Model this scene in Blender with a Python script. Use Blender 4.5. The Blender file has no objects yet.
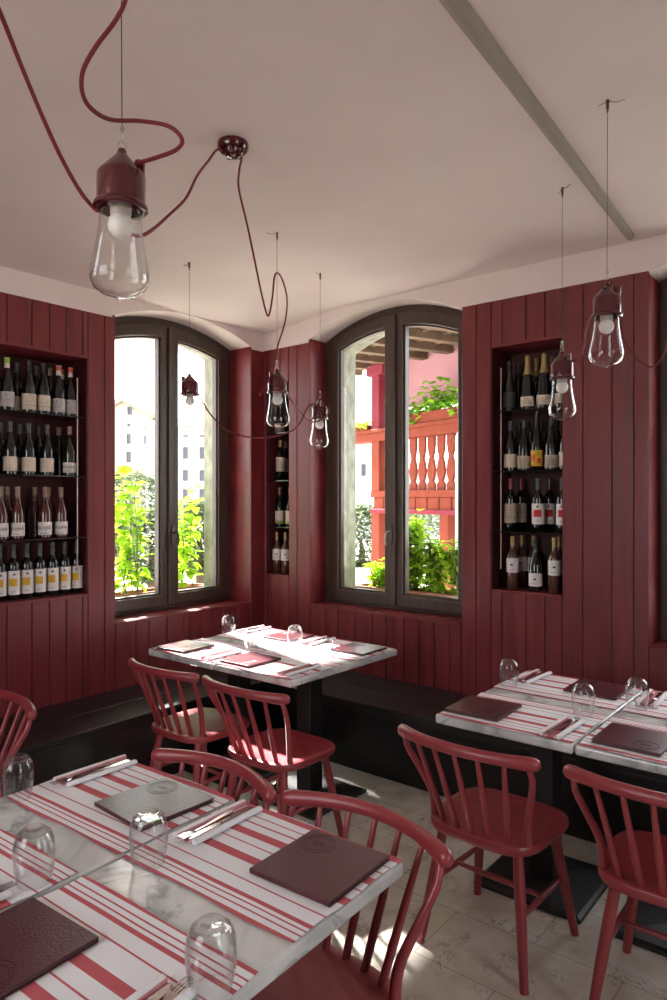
import bpy, bmesh, math, random
from mathutils import Vector, Matrix
R = math.radians
C = bpy.context.scene.collection
random.seed(7)

# ------------------------------------------------------------------ survey helpers
FOC, EYE, HOR, YAW = 698.0, 1.6, 499.0, R(39.25)
FW = Vector((math.cos(YAW), math.sin(YAW))); RT = Vector((math.sin(YAW), -math.cos(YAW)))
X1 = Y1 = 3.82                         # the two walls
CEIL = 2.95
def at(u, v, z):
    d = FOC*(EYE-z)/(v-HOR); p = FW*d + RT*(d*(u-333.5)/FOC)
    return Vector((p.x, p.y, z))
def atd(u, v, d):
    p = FW*d + RT*(d*(u-333.5)/FOC)
    return Vector((p.x, p.y, EYE-(v-HOR)/FOC*d))
def y_on(u, X=X1):
    t = (u-333.5)/FOC; return X*(FW.y+RT.y*t)/(FW.x+RT.x*t)
def x_on(u, Y=Y1):
    t = (u-333.5)/FOC; return Y*(FW.x+RT.x*t)/(FW.y+RT.y*t)

# ------------------------------------------------------------------ materials
def srgb(h):
    h = h.lstrip('#'); o = []
    for i in (0, 2, 4):
        c = int(h[i:i+2], 16)/255
        o.append(c/12.92 if c <= .04045 else ((c+.055)/1.055)**2.4)
    return (*o, 1)
class NT:
    def __init__(s, name):
        s.m = bpy.data.materials.new(name); s.m.use_nodes = True
        s.t = s.m.node_tree; s.t.nodes.clear()
        s.out = s.n('ShaderNodeOutputMaterial')
    def n(s, typ, **kw):
        nd = s.t.nodes.new(typ)
        for k, v in kw.items():
            if k.startswith('i_'):
                k = k[2:]; k = int(k) if k.isdigit() else k.replace('_', ' ')
                nd.inputs[k].default_value = v
            else: setattr(nd, k, v)
        return nd
    def l(s, a, ao, b, bi): s.t.links.new(a.outputs[ao], b.inputs[bi])
    def ramp(s, stops, interp='LINEAR'):
        r = s.n('ShaderNodeValToRGB'); r.color_ramp.interpolation = interp
        e = r.color_ramp.elements
        while len(e) > 1: e.remove(e[-1])
        e[0].position = stops[0][0]; e[0].color = stops[0][1]
        for p, c in stops[1:]:
            x = e.new(p); x.color = c
        return r
    def coord(s, scale=(1, 1, 1), kind='Object'):
        tc = s.n('ShaderNodeTexCoord'); mp = s.n('ShaderNodeMapping')
        mp.inputs['Scale'].default_value = scale
        s.l(tc, kind, mp, 'Vector'); return mp
def pbr(name, col, rough=.5, metal=0, coat=0, var=.0, vscale=(8, 8, 8), bump=0, bscale=None, spec=.5, dark=None, coat_rough=.15):
    t = NT(name); b = t.n('ShaderNodeBsdfPrincipled')
    col = srgb(col) if isinstance(col, str) else (*col, 1)
    b.inputs['Base Color'].default_value = col
    b.inputs['Roughness'].default_value = rough; b.inputs['Metallic'].default_value = metal
    b.inputs['Coat Weight'].default_value = coat; b.inputs['Coat Roughness'].default_value = coat_rough
    b.inputs['Specular IOR Level'].default_value = spec
    if var or bump:
        mp = t.coord(vscale); nz = t.n('ShaderNodeTexNoise'); nz.inputs['Scale'].default_value = 1; nz.inputs['Detail'].default_value = 6
        t.l(mp, 'Vector', nz, 'Vector')
        if var:
            lo = tuple(c*(1-var) for c in col[:3])+(1,) if dark is None else srgb(dark)
            hi = tuple(min(1, c*(1+var)) for c in col[:3])+(1,)
            rp = t.ramp([(.3, lo), (.7, hi)]); t.l(nz, 'Fac', rp, 'Fac'); t.l(rp, 'Color', b, 'Base Color')
        if bump:
            bp = t.n('ShaderNodeBump'); bp.inputs['Strength'].default_value = bump; bp.inputs['Distance'].default_value = .004
            t.l(nz, 'Fac', bp, 'Height'); t.l(bp, 'Normal', b, 'Normal')
    t.l(b, 'BSDF', t.out, 'Surface'); return t.m
def thin_glass(name, f0=.04, edge=.6, power=4, tint=(1, 1, 1), rough=0.0):
    """thin clear glass: mostly transparent, mirror-like towards grazing angles"""
    t = NT(name); tr = t.n('ShaderNodeBsdfTransparent'); gl = t.n('ShaderNodeBsdfGlossy'); lw = t.n('ShaderNodeLayerWeight'); mx = t.n('ShaderNodeMixShader')
    lw.inputs['Blend'].default_value = .5
    pw = t.n('ShaderNodeMath', operation='POWER'); pw.inputs[1].default_value = power; t.l(lw, 'Facing', pw, 0)
    ml = t.n('ShaderNodeMath', operation='MULTIPLY_ADD'); ml.inputs[1].default_value = edge; ml.inputs[2].default_value = f0; t.l(pw, 0, ml, 0)
    tr.inputs['Color'].default_value = (*tint, 1); gl.inputs['Roughness'].default_value = rough
    t.l(ml, 0, mx, 0); t.l(tr, 'BSDF', mx, 1); t.l(gl, 'BSDF', mx, 2); t.l(mx, 'Shader', t.out, 'Surface'); return t.m
def leaf_mat(name, c1, c2, trans=.5):
    t = NT(name); mp = t.coord((9, 9, 9)); nz = t.n('ShaderNodeTexNoise'); nz.inputs['Scale'].default_value = 1
    t.l(mp, 'Vector', nz, 'Vector'); rp = t.ramp([(.35, srgb(c1)), (.65, srgb(c2))]); t.l(nz, 'Fac', rp, 'Fac')
    d = t.n('ShaderNodeBsdfDiffuse'); tl = t.n('ShaderNodeBsdfTranslucent'); mx = t.n('ShaderNodeMixShader'); mx.inputs[0].default_value = trans
    t.l(rp, 'Color', d, 'Color'); t.l(rp, 'Color', tl, 'Color'); t.l(d, 'BSDF', mx, 1); t.l(tl, 'BSDF', mx, 2); t.l(mx, 'Shader', t.out, 'Surface'); return t.m
def red_wood(name, c, lo, hi, rough, vs, bump=.15, coat=0):
    t = NT(name); b = t.n('ShaderNodeBsdfPrincipled'); mp = t.coord(vs)
    nz = t.n('ShaderNodeTexNoise'); nz.inputs['Scale'].default_value = 1; nz.inputs['Detail'].default_value = 8; nz.inputs['Distortion'].default_value = .6
    t.l(mp, 'Vector', nz, 'Vector')
    rp = t.ramp([(.25, srgb(lo)), (.5, srgb(c)), (.75, srgb(hi))]); t.l(nz, 'Fac', rp, 'Fac'); t.l(rp, 'Color', b, 'Base Color')
    rr = t.ramp([(.3, (rough-.08,)*3+(1,)), (.7, (rough+.1,)*3+(1,))]); t.l(nz, 'Fac', rr, 'Fac'); t.l(rr, 'Color', b, 'Roughness')
    b.inputs['Coat Weight'].default_value = coat; b.inputs['Coat Roughness'].default_value = .2
    bp = t.n('ShaderNodeBump'); bp.inputs['Strength'].default_value = bump; bp.inputs['Distance'].default_value = .003
    t.l(nz, 'Fac', bp, 'Height'); t.l(bp, 'Normal', b, 'Normal'); t.l(b, 'BSDF', t.out, 'Surface'); return t.m
def marble(name):
    t = NT(name); b = t.n('ShaderNodeBsdfPrincipled'); mp = t.coord((1, 1, 1))
    n1 = t.n('ShaderNodeTexNoise'); n1.inputs['Scale'].default_value = 5; n1.inputs['Detail'].default_value = 8; n1.inputs['Distortion'].default_value = 1.2
    t.l(mp, 'Vector', n1, 'Vector'); base = t.ramp([(.3, srgb('#a3a5a5')), (.5, srgb('#c8c9c8')), (.7, srgb('#dddddb'))]); t.l(n1, 'Fac', base, 'Fac')
    n2 = t.n('ShaderNodeTexNoise'); n2.inputs['Scale'].default_value = 3.2; n2.inputs['Detail'].default_value = 6; n2.inputs['Distortion'].default_value = 2.2
    t.l(mp, 'Vector', n2, 'Vector'); vein = t.ramp([(.47, (0, 0, 0, 1)), (.5, (1, 1, 1, 1)), (.53, (0, 0, 0, 1))]); t.l(n2, 'Fac', vein, 'Fac')
    mu = t.n('ShaderNodeMath', operation='MULTIPLY'); mu.inputs[1].default_value = .5; t.l(vein, 'Color', mu, 0)
    mx = t.n('ShaderNodeMixRGB'); mx.inputs['Color2'].default_value = srgb('#777675'); t.l(mu, 0, mx, 'Fac'); t.l(base, 'Color', mx, 'Color1')
    t.l(mx, 'Color', b, 'Base Color'); b.inputs['Roughness'].default_value = .13; t.l(b, 'BSDF', t.out, 'Surface'); return t.m
def floor_mat(name):
    t = NT(name); b = t.n('ShaderNodeBsdfPrincipled'); mp = t.coord((1, 1, 1)); mp.inputs['Rotation'].default_value = (0, 0, R(90)); mp.inputs['Location'].default_value = (.1, .08, 0)
    br = t.n('ShaderNodeTexBrick'); br.inputs['Scale'].default_value = 1; br.inputs['Brick Width'].default_value = .62; br.inputs['Row Height'].default_value = .31
    br.inputs['Mortar Size'].default_value = .0014; br.inputs['Mortar Smooth'].default_value = .1
    br.inputs['Color1'].default_value = srgb('#d3cec4'); br.inputs['Color2'].default_value = srgb('#dedad1'); br.inputs['Mortar'].default_value = srgb('#8d877c')
    t.l(mp, 'Vector', br, 'Vector')
    n1 = t.n('ShaderNodeTexNoise'); n1.inputs['Scale'].default_value = 7; n1.inputs['Detail'].default_value = 8; n1.inputs['Distortion'].default_value = 1.0; t.l(mp, 'Vector', n1, 'Vector')
    cl = t.ramp([(.3, srgb('#dcd7cc')), (.7, srgb('#ffffff'))]); t.l(n1, 'Fac', cl, 'Fac')
    m1 = t.n('ShaderNodeMixRGB', blend_type='MULTIPLY'); m1.inputs['Fac'].default_value = .8; t.l(br, 'Color', m1, 'Color1'); t.l(cl, 'Color', m1, 'Color2')
    n2 = t.n('ShaderNodeTexNoise'); n2.inputs['Scale'].default_value = 13; n2.inputs['Detail'].default_value = 9; n2.inputs['Roughness'].default_value = .62; n2.inputs['Distortion'].default_value = 1.6; t.l(mp, 'Vector', n2, 'Vector')
    v = t.ramp([(.482, (0, 0, 0, 1)), (.5, (1, 1, 1, 1)), (.516, (0, 0, 0, 1))]); t.l(n2, 'Fac', v, 'Fac')
    n3 = t.n('ShaderNodeTexNoise'); n3.inputs['Scale'].default_value = 9; n3.inputs['Detail'].default_value = 4; t.l(mp, 'Vector', n3, 'Vector')
    g = t.ramp([(.5, (0, 0, 0, 1)), (.62, (1, 1, 1, 1))]); t.l(n3, 'Fac', g, 'Fac')
    mm = t.n('ShaderNodeMath', operation='MULTIPLY'); t.l(v, 'Color', mm, 0); t.l(g, 'Color', mm, 1)
    m2 = t.n('ShaderNodeMixRGB'); m2.inputs['Color2'].default_value = srgb('#4b453d'); t.l(mm, 0, m2, 'Fac'); t.l(m1, 'Color', m2, 'Color1')
    t.l(m2, 'Color', b, 'Base Color'); b.inputs['Roughness'].default_value = .22; t.l(b, 'BSDF', t.out, 'Surface'); return t.m
def stripes(name, stops, width, axis=0, weave=True):
    """woven cloth: stripes across local x (0..width)"""
    t = NT(name); b = t.n('ShaderNodeBsdfPrincipled'); tc = t.n('ShaderNodeTexCoord'); sp = t.n('ShaderNodeSeparateXYZ'); t.l(tc, 'Object', sp, 'Vector')
    dv = t.n('ShaderNodeMath', operation='DIVIDE'); dv.inputs[1].default_value = width; t.l(sp, axis, dv, 0)
    ad = t.n('ShaderNodeMath', operation='ADD'); ad.inputs[1].default_value = .5; t.l(dv, 0, ad, 0)
    rp = t.ramp(stops, 'CONSTANT'); t.l(ad, 0, rp, 'Fac'); t.l(rp, 'Color', b, 'Base Color'); b.inputs['Roughness'].default_value = .9; b.inputs['Specular IOR Level'].default_value = .1
    mp = t.coord((900, 900, 900)); nz = t.n('ShaderNodeTexNoise'); nz.inputs['Scale'].default_value = 1; t.l(mp, 'Vector', nz, 'Vector')
    bp = t.n('ShaderNodeBump'); bp.inputs['Strength'].default_value = .25; bp.inputs['Distance'].default_value = .001; t.l(nz, 'Fac', bp, 'Height'); t.l(bp, 'Normal', b, 'Normal')
    t.l(b, 'BSDF', t.out, 'Surface'); return t.m

RED = srgb('#bc6067'); WHT = srgb('#e6e5e9')
def pat(lines):
    s = [(0, WHT)]
    for a, b_ in lines:
        if a <= 0: s[0] = (0, RED)
        else: s.append((a, RED))
        s.append((min(b_, .9999), WHT))
    return s[:31]
CLOTH_W = .39
LINES = [(0, .018), (.055, .068), (.098, .110), (.135, .165), (.255, .268), (.405, .475), (.565, .578), (.645, .715), (.785, .797), (.865, .877), (.945, 1)]
M = {}
M['board'] = red_wood('red_painted_boards', '#6a2124', '#5a1a1d', '#77292c', .42, (22, 22, 1.6), .22)
M['board_h'] = red_wood('red_painted_sill_boards', '#6c2125', '#5c1b1f', '#79292c', .4, (6, 6, 6), .12)
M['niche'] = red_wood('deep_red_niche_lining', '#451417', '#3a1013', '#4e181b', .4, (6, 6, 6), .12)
M['plaster'] = pbr('warm_white_plaster', '#d6c7c5', .85, var=.03, vscale=(3, 3, 3), bump=.12)
M['beam'] = pbr('taupe_beam', '#91867e', .8, var=.06, vscale=(2, 12, 12), bump=.1)  # greyer and darker than the ceiling plaster
M['stone'] = pbr('weathered_stone', '#86867a', .9, var=.35, vscale=(14, 14, 9), bump=.6)
M['stone2'] = pbr('rough_rubble_stone', '#b7b4ae', .9, var=.55, vscale=(22, 22, 22), bump=.9)
M['floor'] = floor_mat('speckled_stone_tiles')
M['frame'] = red_wood('dark_brown_window_wood', '#3d2d24', '#32241c', '#49362b', .38, (30, 30, 2), .1)
M['pane'] = thin_glass('window_pane', .02, .35, 4)
M['jar'] = thin_glass('clear_lamp_glass', .04, .9, 2.4, (.95, .95, .95))
M['tumbler'] = thin_glass('clear_tumbler_glass', .035, .85, 2.4, (.97, .97, .97))
M['chair'] = pbr('red_lacquered_beech', '#8e3137', .40, coat=.3, coat_rough=.33, var=.07, vscale=(9, 9, 9))
M['cap'] = pbr('dark_red_glazed_ceramic', '#4c0e17', .22, coat=.6)
M['cord'] = pbr('red_fabric_flex', '#6c141e', .75, bump=.3, vscale=(600, 600, 600))
M['steel'] = pbr('brushed_steel', '#b9b6b2', .28, metal=1)
M['dsteel'] = pbr('dull_grey_steel', '#5a5653', .4, metal=1)
M['cutlery'] = pbr('polished_cutlery_steel', '#d6d3d0', .16, metal=1)
M['bulb'] = pbr('frosted_white_bulb', '#ece6e2', .35)
M['socket'] = pbr('pale_porcelain_socket', '#b9aaa4', .4)
M['marble'] = marble('grey_veined_marble')
M['black'] = pbr('black_painted_iron', '#1a1817', .42, bump=.25, vscale=(160, 160, 160))
M['bench'] = pbr('black_lacquered_wood', '#1a1817', .36, bump=.05, vscale=(60, 60, 60))
M['bench_front'] = pbr('black_stained_panel', '#141110', .33)
M['cloth'] = stripes('red_striped_linen', pat(LINES), CLOTH_W)
M['napkin'] = stripes('pink_edged_napkin', [(0, WHT), (.22, srgb('#c98c92')), (.30, WHT), (.36, srgb('#bd6f76')), (.66, WHT), (.72, srgb('#c98c92')), (.78, WHT)], .09, 1)
M['leather'] = pbr('bordeaux_menu_leather', '#4d1a23', .3, bump=.35, vscale=(220, 220, 220), coat=.1)
M['emboss'] = pbr('debossed_leather', '#2c1116', .5)
M['pages'] = pbr('menu_pages', '#5a4a44', .8)
M['rod'] = pbr('pale_metal_rod', '#a8988c', .35, metal=.6)
M['shelf'] = pbr('smoked_shelf', '#1d1918', .15)
M['g_dark'] = pbr('dark_bottle_glass', '#0d0f0c', .09, coat=.4)
M['g_olive'] = pbr('olive_bottle_glass', '#1b1e10', .09, coat=.4)
M['g_rose'] = pbr('rose_wine_glass', '#4a1d18', .08, coat=.5)
M['g_pale'] = pbr('pale_wine_glass', '#4d3026', .08, coat=.5)
M['l_cream'] = pbr('cream_paper_label', '#c9b9a8', .75)
M['l_white'] = pbr('white_paper_label', '#d4ccc8', .75)
M['l_grey'] = pbr('greyish_paper_label', '#aba4a6', .75)
M['l_tan'] = pbr('tan_paper_label', '#a99a8a', .75, var=.15, vscale=(120, 120, 120))
M['l_dark'] = pbr('dark_printed_label', '#2e2926', .6)
M['ink'] = pbr('dark_label_ink', '#3b3331', .7)
M['yellow'] = pbr('ochre_yellow_print', '#c99a1e', .7)
M['redink'] = pbr('red_label_print', '#b8262c', .7)
M['green'] = pbr('lime_green_print', '#8aa83a', .7)
M['c_dark'] = pbr('black_foil_capsule', '#1c1718', .35)
M['c_grey'] = pbr('graphite_foil_capsule', '#39373a', .35)
M['c_white'] = pbr('white_foil_capsule', '#c9beb8', .4)
M['c_orange'] = pbr('orange_foil_top', '#c2502e', .4)
M['c_red'] = pbr('red_foil_capsule', '#7c1c20', .35)
M['c_gold'] = pbr('gold_foil_capsule', '#a58a5a', .35, metal=.4)
M['c_cork'] = pbr('tan_capsule', '#8a6e5e', .45)
M['leaf'] = leaf_mat('lime_leaf', '#7fa51e', '#b6d84a', .55)
M['leaf2'] = leaf_mat('mid_green_leaf', '#4f8226', '#9cc83e', .5)
M['leaf3'] = leaf_mat('grey_green_leaf', '#4a563b', '#6c7759', .3)
M['stem'] = pbr('green_plant_stem', '#5c6b2c', .7)
M['terra'] = pbr('terracotta_planter', '#8b5a48', .85, var=.15)
M['grass'] = pbr('pale_gravel', '#a5a297', .9, var=.12, vscale=(3, 3, 3))
M['balc'] = pbr('orange_red_painted_timber', '#6f3325', .7, var=.1, vscale=(10, 10, 3), spec=.1)
M['balc2'] = pbr('rose_red_painted_timber', '#702834', .7, var=.08, vscale=(10, 10, 3), spec=.1)
M['blind'] = pbr('pink_canvas', '#a87882', .85)
M['tile'] = pbr('brown_roof_boards', '#54402f', .9, var=.35, vscale=(9, 9, 9))
M['house'] = pbr('pale_render', '#9b958b', .9, var=.06, vscale=(.6, .6, .6))
M['house2'] = pbr('white_render', '#a2a3a4', .9, var=.05, vscale=(.6, .6, .6))
M['roof'] = pbr('clay_roof', '#857468', .9, var=.2, vscale=(4, 4, 4))
M['shutter'] = pbr('dark_shutter', '#4a4048', .7)
M['hpane'] = pbr('dark_house_pane', '#30343c', .2)
M['trunk'] = pbr('bark', '#5b4a3a', .9)
M['petal'] = pbr('red_petals', '#b0303a', .8)

# ------------------------------------------------------------------ mesh builder
class MB:
    def __init__(s): s.v = []; s.f = []; s.mi = []; s.cur = 0
    def add(s, vs, fs):
        o = len(s.v); s.v += [tuple(p) for p in vs]
        for f in fs: s.f.append([i+o for i in f]); s.mi.append(s.cur)
        return s
    def box(s, a, b):
        x0, y0, z0 = a; x1, y1, z1 = b
        return s.add([(x0,y0,z0),(x1,y0,z0),(x1,y1,z0),(x0,y1,z0),(x0,y0,z1),(x1,y0,z1),(x1,y1,z1),(x0,y1,z1)],
                     [(0,3,2,1),(4,5,6,7),(0,1,5,4),(1,2,6,5),(2,3,7,6),(3,0,4,7)])
    def prism(s, pts, fn, d0, d1):
        """polygon pts (a,b) swept d0..d1; fn(a,b,d) -> xyz"""
        n = len(pts); vs = [fn(a, b, d0) for a, b in pts]+[fn(a, b, d1) for a, b in pts]
        fs = [tuple(range(n)), tuple(range(2*n-1, n-1, -1))]+[(i, i+n, (i+1) % n+n, (i+1) % n) for i in range(n)]
        return s.add(vs, fs)
    def ring(s, po, pi, fn, d0, d1):
        n = len(po); vs = [fn(*p, d0) for p in po]+[fn(*p, d0) for p in pi]+[fn(*p, d1) for p in po]+[fn(*p, d1) for p in pi]
        fs = []
        for i in range(n):
            j = (i+1) % n
            fs += [(i, j, j+n, i+n), (i+2*n, i+3*n, j+3*n, j+2*n), (i, i+2*n, j+2*n, j), (i+n, j+n, j+3*n, i+3*n)]
        return s.add(vs, fs)
    def tube(s, pts, rad, n=8, flat=None, caps=True):
        pts = [Vector(p) for p in pts]; k = len(pts)
        rad = rad if isinstance(rad, (list, tuple)) else [rad]*k
        vs = []; ref = None
        for i, p in enumerate(pts):
            t = (pts[min(i+1, k-1)]-pts[max(i-1, 0)]).normalized()
            if ref is None:
                ref = Vector((0, 0, 1)) if abs(t.z) < .9 else Vector((1, 0, 0))
            a = (ref-t*ref.dot(t)).normalized(); ref = a; b = t.cross(a)
            for q in range(n):
                w = 2*math.pi*q/n; ra = rad[i]; rb = rad[i]*(flat or 1)
                vs.append(p+a*(math.cos(w)*ra)+b*(math.sin(w)*rb))
        fs = []
        for i in range(k-1):
            for q in range(n):
                r = (q+1) % n; fs.append((i*n+q, i*n+r, (i+1)*n+r, (i+1)*n+q))
        if caps: fs += [tuple(range(n-1, -1, -1)), tuple(range((k-1)*n, k*n))]
        return s.add(vs, fs)
    def lathe(s, prof, n=20, c=(0, 0, 0), a0=0, a1=None):
        cx, cy, cz = c; full = a1 is None; span = 2*math.pi if full else a1-a0; m = n if full else n+1
        vs = []; fs = []
        for r, z in prof:
            for q in range(m):
                w = a0+span*q/n; vs.append((cx+r*math.cos(w), cy+r*math.sin(w), cz+z))
        for i in range(len(prof)-1):
            for q in range(n):
                r2 = (q+1) % m if full else q+1
                fs.append((i*m+q, i*m+r2, (i+1)*m+r2, (i+1)*m+q))
        return s.add(vs, fs)
    def torus(s, c, rad, r, ax='z', n=16, k=6, sy=1):
        pts = []
        for i in range(n+1):
            w = 2*math.pi*i/n; a, b = rad*math.cos(w), rad*sy*math.sin(w)
            pts.append(Vector(c)+Vector({'z': (a, b, 0), 'y': (a, 0, b), 'x': (0, a, b)}[ax]))
        return s.tube(pts, r, k, caps=False)
    def build(s, name, mats, parent=None, smooth=False, bevel=0, loc=None, weld=True, seg=2):
        me = bpy.data.meshes.new(name); me.from_pydata(s.v, [], s.f)
        mats = mats if isinstance(mats, (list, tuple)) else [mats]
        for m in mats: me.materials.append(M[m] if isinstance(m, str) else m)
        if len(mats) > 1: me.polygons.foreach_set('material_index', s.mi)
        bm = bmesh.new(); bm.from_mesh(me)
        if weld: bmesh.ops.remove_doubles(bm, verts=bm.verts, dist=1e-5)
        bmesh.ops.recalc_face_normals(bm, faces=bm.faces)
        if bevel:
            ed = [e for e in bm.edges if len(e.link_faces) == 2 and e.calc_face_angle(0) > .6]
            bmesh.ops.bevel(bm, geom=ed, offset=bevel, segments=seg, profile=.5, affect='EDGES')
        bm.to_mesh(me); bm.free()
        if smooth:
            me.polygons.foreach_set('use_smooth', [True]*len(me.polygons))
            me.set_sharp_from_angle(angle=R(42))
        o = bpy.data.objects.new(name, me); C.objects.link(o)
        if parent: o.parent = parent
        if loc is not None: o.location = loc
        return o
def tag(o, label=None, cat=None, group=None, kind=None):
    for k, v in (('label', label), ('category', cat), ('group', group), ('kind', kind)):
        if v: o[k] = v
    return o
def empty(name, loc=(0, 0, 0), rz=0):
    o = bpy.data.objects.new(name, None); C.objects.link(o); o.location = loc; o.rotation_euler = (0, 0, rz); o.empty_display_size = .1; return o
KIDS = {}
def copy_tree(o, parent=None):
    c = o.copy(); C.objects.link(c)
    if parent: c.parent = parent
    for ch in list(o.children): copy_tree(ch, c)
    return c
def spline(pts, k=8):
    pts = [Vector(p) for p in pts]; out = []
    P = [pts[0]*2-pts[1]]+pts+[pts[-1]*2-pts[-2]]
    for i in range(1, len(P)-2):
        a, b, c, d = P[i-1:i+3]
        for j in range(k):
            t = j/k
            out.append(.5*((2*b)+(c-a)*t+(2*a-5*b+4*c-d)*t*t+(3*b-a-3*c+d)*t**3))
    out.append(pts[-1]); return out

# ------------------------------------------------------------------ ROOM
XB, YB = -1.7, -2.6                    # the walls behind the viewpoint
def WL(s_, z, n): return (s_, Y1+n, z)
def WR(s_, z, n): return (X1+n, s_, z)
def bxw(mb, W, s0, s1, z0, z1, n0, n1):
    return mb.prism([(s0, z0), (s1, z0), (s1, z1), (s0, z1)], W, n0, n1)
def plank(mb, W, s0, s1, z0, z1):
    g, c = .0016, .005
    pts = [(s0+g, .012), (s0+g, c), (s0+g+c*.7, 0), (s1-g-c*.7, 0), (s1-g, c), (s1-g, .012)]
    mb.prism(pts, lambda a, n, z: W(a, z, n), z0, z1)
def arch(win):
    s0, s1, zs, rise = win['s0'], win['s1'], win['zs'], win['rise']; m, h = (s0+s1)/2, (s1-s0)/2
    return lambda q: zs+rise*(1-min(1, ((q-m)/h)**2))
def wall(name, W, sa, sb, bounds, wins, niches, ztop):
    root = tag(empty(name), kind='structure')
    br, ms, rv = MB(), MB(), MB()
    ops = [(w['s0'], w['s1'], w['sill'], 9, w) for w in wins]+[(n['s0'], n['s1'], n['z0'], n['z1'], None) for n in niches]
    bs = sorted(set([round(b, 4) for b in bounds]+[sa, sb]+[round(v, 4) for o in ops for v in o[:2]]))
    bs = [b for i, b in enumerate(bs) if sa <= b <= sb]
    cl = [bs[0]]
    opb = {round(v, 4) for o in ops for v in o[:2]}
    for b in bs[1:]:
        if b-cl[-1] < .022 and not b == bs[-1]:
            if b in opb: cl[-1] = b
            continue
        cl.append(b)
    for a, b in zip(cl, cl[1:]):
        m = (a+b)/2; sp = [(0, ztop(m))]
        for s0, s1, z0, z1, w in ops:
            if s0 < m < s1:
                sp = [q for lo, hi in sp for q in ((lo, min(hi, z0)), (max(lo, z1), hi)) if q[1]-q[0] > .01]
        for lo, hi in sp: plank(br, W, a, b, lo, hi)
    br.build('boarding', 'board', root)
    # masonry
    cut = sorted(set([sa, sb]+[w['s0']-.02 for w in wins]+[w['s1']+.02 for w in wins]+[n['s0']-.018 for n in niches]+[n['s1']+.018 for n in niches]))
    for a, b in zip(cut, cut[1:]):
        m = (a+b)/2; w = next((w for w in wins if w['s0']-.02 < m < w['s1']+.02), None); n = next((n for n in niches if n['s0']-.018 < m < n['s1']+.018), None)
        if w:
            bxw(ms, W, a, b, 0, w['sill']-.02, .012, .48)
            f = arch(w); k = 28; pts = [(a+(b-a)*i/k, f(a+(b-a)*i/k)) for i in range(k+1)]
            ms.prism(pts+[(b, 3.12), (a, 3.12)], W, .004, .48)
        elif n:
            bxw(ms, W, a, b, 0, n['z0']-.018, .012, .32); bxw(ms, W, a, b, n['z1']+.018, 3.12, .012, .32); bxw(ms, W, a, b, 0, 3.12, .32, .48)
            bxw(ms, W, a, b, ztop(m), 3.12, .004, .012)
        else:
            bxw(ms, W, a, b, 0, 3.12, .012, .48); bxw(ms, W, a, b, ztop(m), 3.12, .004, .012)
    ms.build('plaster', 'plaster', root, bevel=0, weld=False)
    for w in wins:
        zt = arch(w)
        bxw(rv, W, w['s0']-.02, w['s0'], w['sill']-.02, zt(w['s0'])+.0, .0125, .24); bxw(rv, W, w['s1'], w['s1']+.02, w['sill']-.02, zt(w['s1']), .0125, .24)
        k = 9; L = w['s1']-w['s0']
        edges = [b for b in cl if w['s0'] <= b <= w['s1']]
        for a, b in zip(edges, edges[1:]): bxw(rv, W, a+.0012, b-.0012, w['sill']-.02, w['sill'], -.004, .24)
    for n in niches:
        a, b, z0, z1, d = n['s0'], n['s1'], n['z0'], n['z1'], .28
        pass
        bxw(rv, W, a, b, z0-.018, z0, -.004, d); bxw(rv, W, a, b, z1, z1+.018, -.002, d)
    rv.build('lining', 'board_h', root, bevel=.0015, seg=1)
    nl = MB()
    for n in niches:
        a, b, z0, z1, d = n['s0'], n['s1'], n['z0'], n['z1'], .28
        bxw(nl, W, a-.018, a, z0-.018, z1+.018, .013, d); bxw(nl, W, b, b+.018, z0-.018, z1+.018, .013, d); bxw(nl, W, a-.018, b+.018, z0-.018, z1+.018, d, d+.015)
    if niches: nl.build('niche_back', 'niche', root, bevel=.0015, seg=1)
    return root
W1 = dict(s0=2.52, s1=3.688, sill=.822, zs=2.752, rise=.118, dn=.01)
W2 = dict(s0=2.105, s1=3.341, sill=.838, zs=2.765, rise=.16, dn=-.04)
W3 = dict(s0=-.20, s1=1.018, sill=.842, zs=2.765, rise=.15, dn=-.02)
NA = dict(s0=1.15, s1=2.33, z0=1.03, z1=2.448)
NC = dict(s0=3.554, s1=3.796, z0=1.03, z1=2.48)
ND = dict(s0=1.476, s1=1.907, z0=1.065, z1=2.50)
bl = [x_on(u) for u in (7, 32, 49.5, 66.5, 83, 90, 105, 136, 149, 167, 184, 196, 211.5, 223, 237)]+[XB+.13*i for i in range(int((1.75-XB)/.13))]
wall('wall_left', WL, XB, X1+.011, bl, [W1], [NA], lambda s_: 2.732)
brr = [y_on(u) for u in (270, 280, 297, 325, 338, 355, 372, 386, 404, 419, 434, 449.5, 476, 502, 526, 545, 583, 612, 634)]+[YB+.135*i for i in range(int((.9-YB)/.135))]
wall('wall_right', WR, YB, Y1, brr, [W2, W3], [NC, ND], lambda s_: 2.737 if s_ > 2.5 else 2.778)
# corner pier outside
c = MB(); c.box((X1+.012, Y1+.012, 0), (X1+.48, Y1+.48, 3.12)); tag(c.build('wall_corner', 'plaster'), kind='structure')

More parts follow.
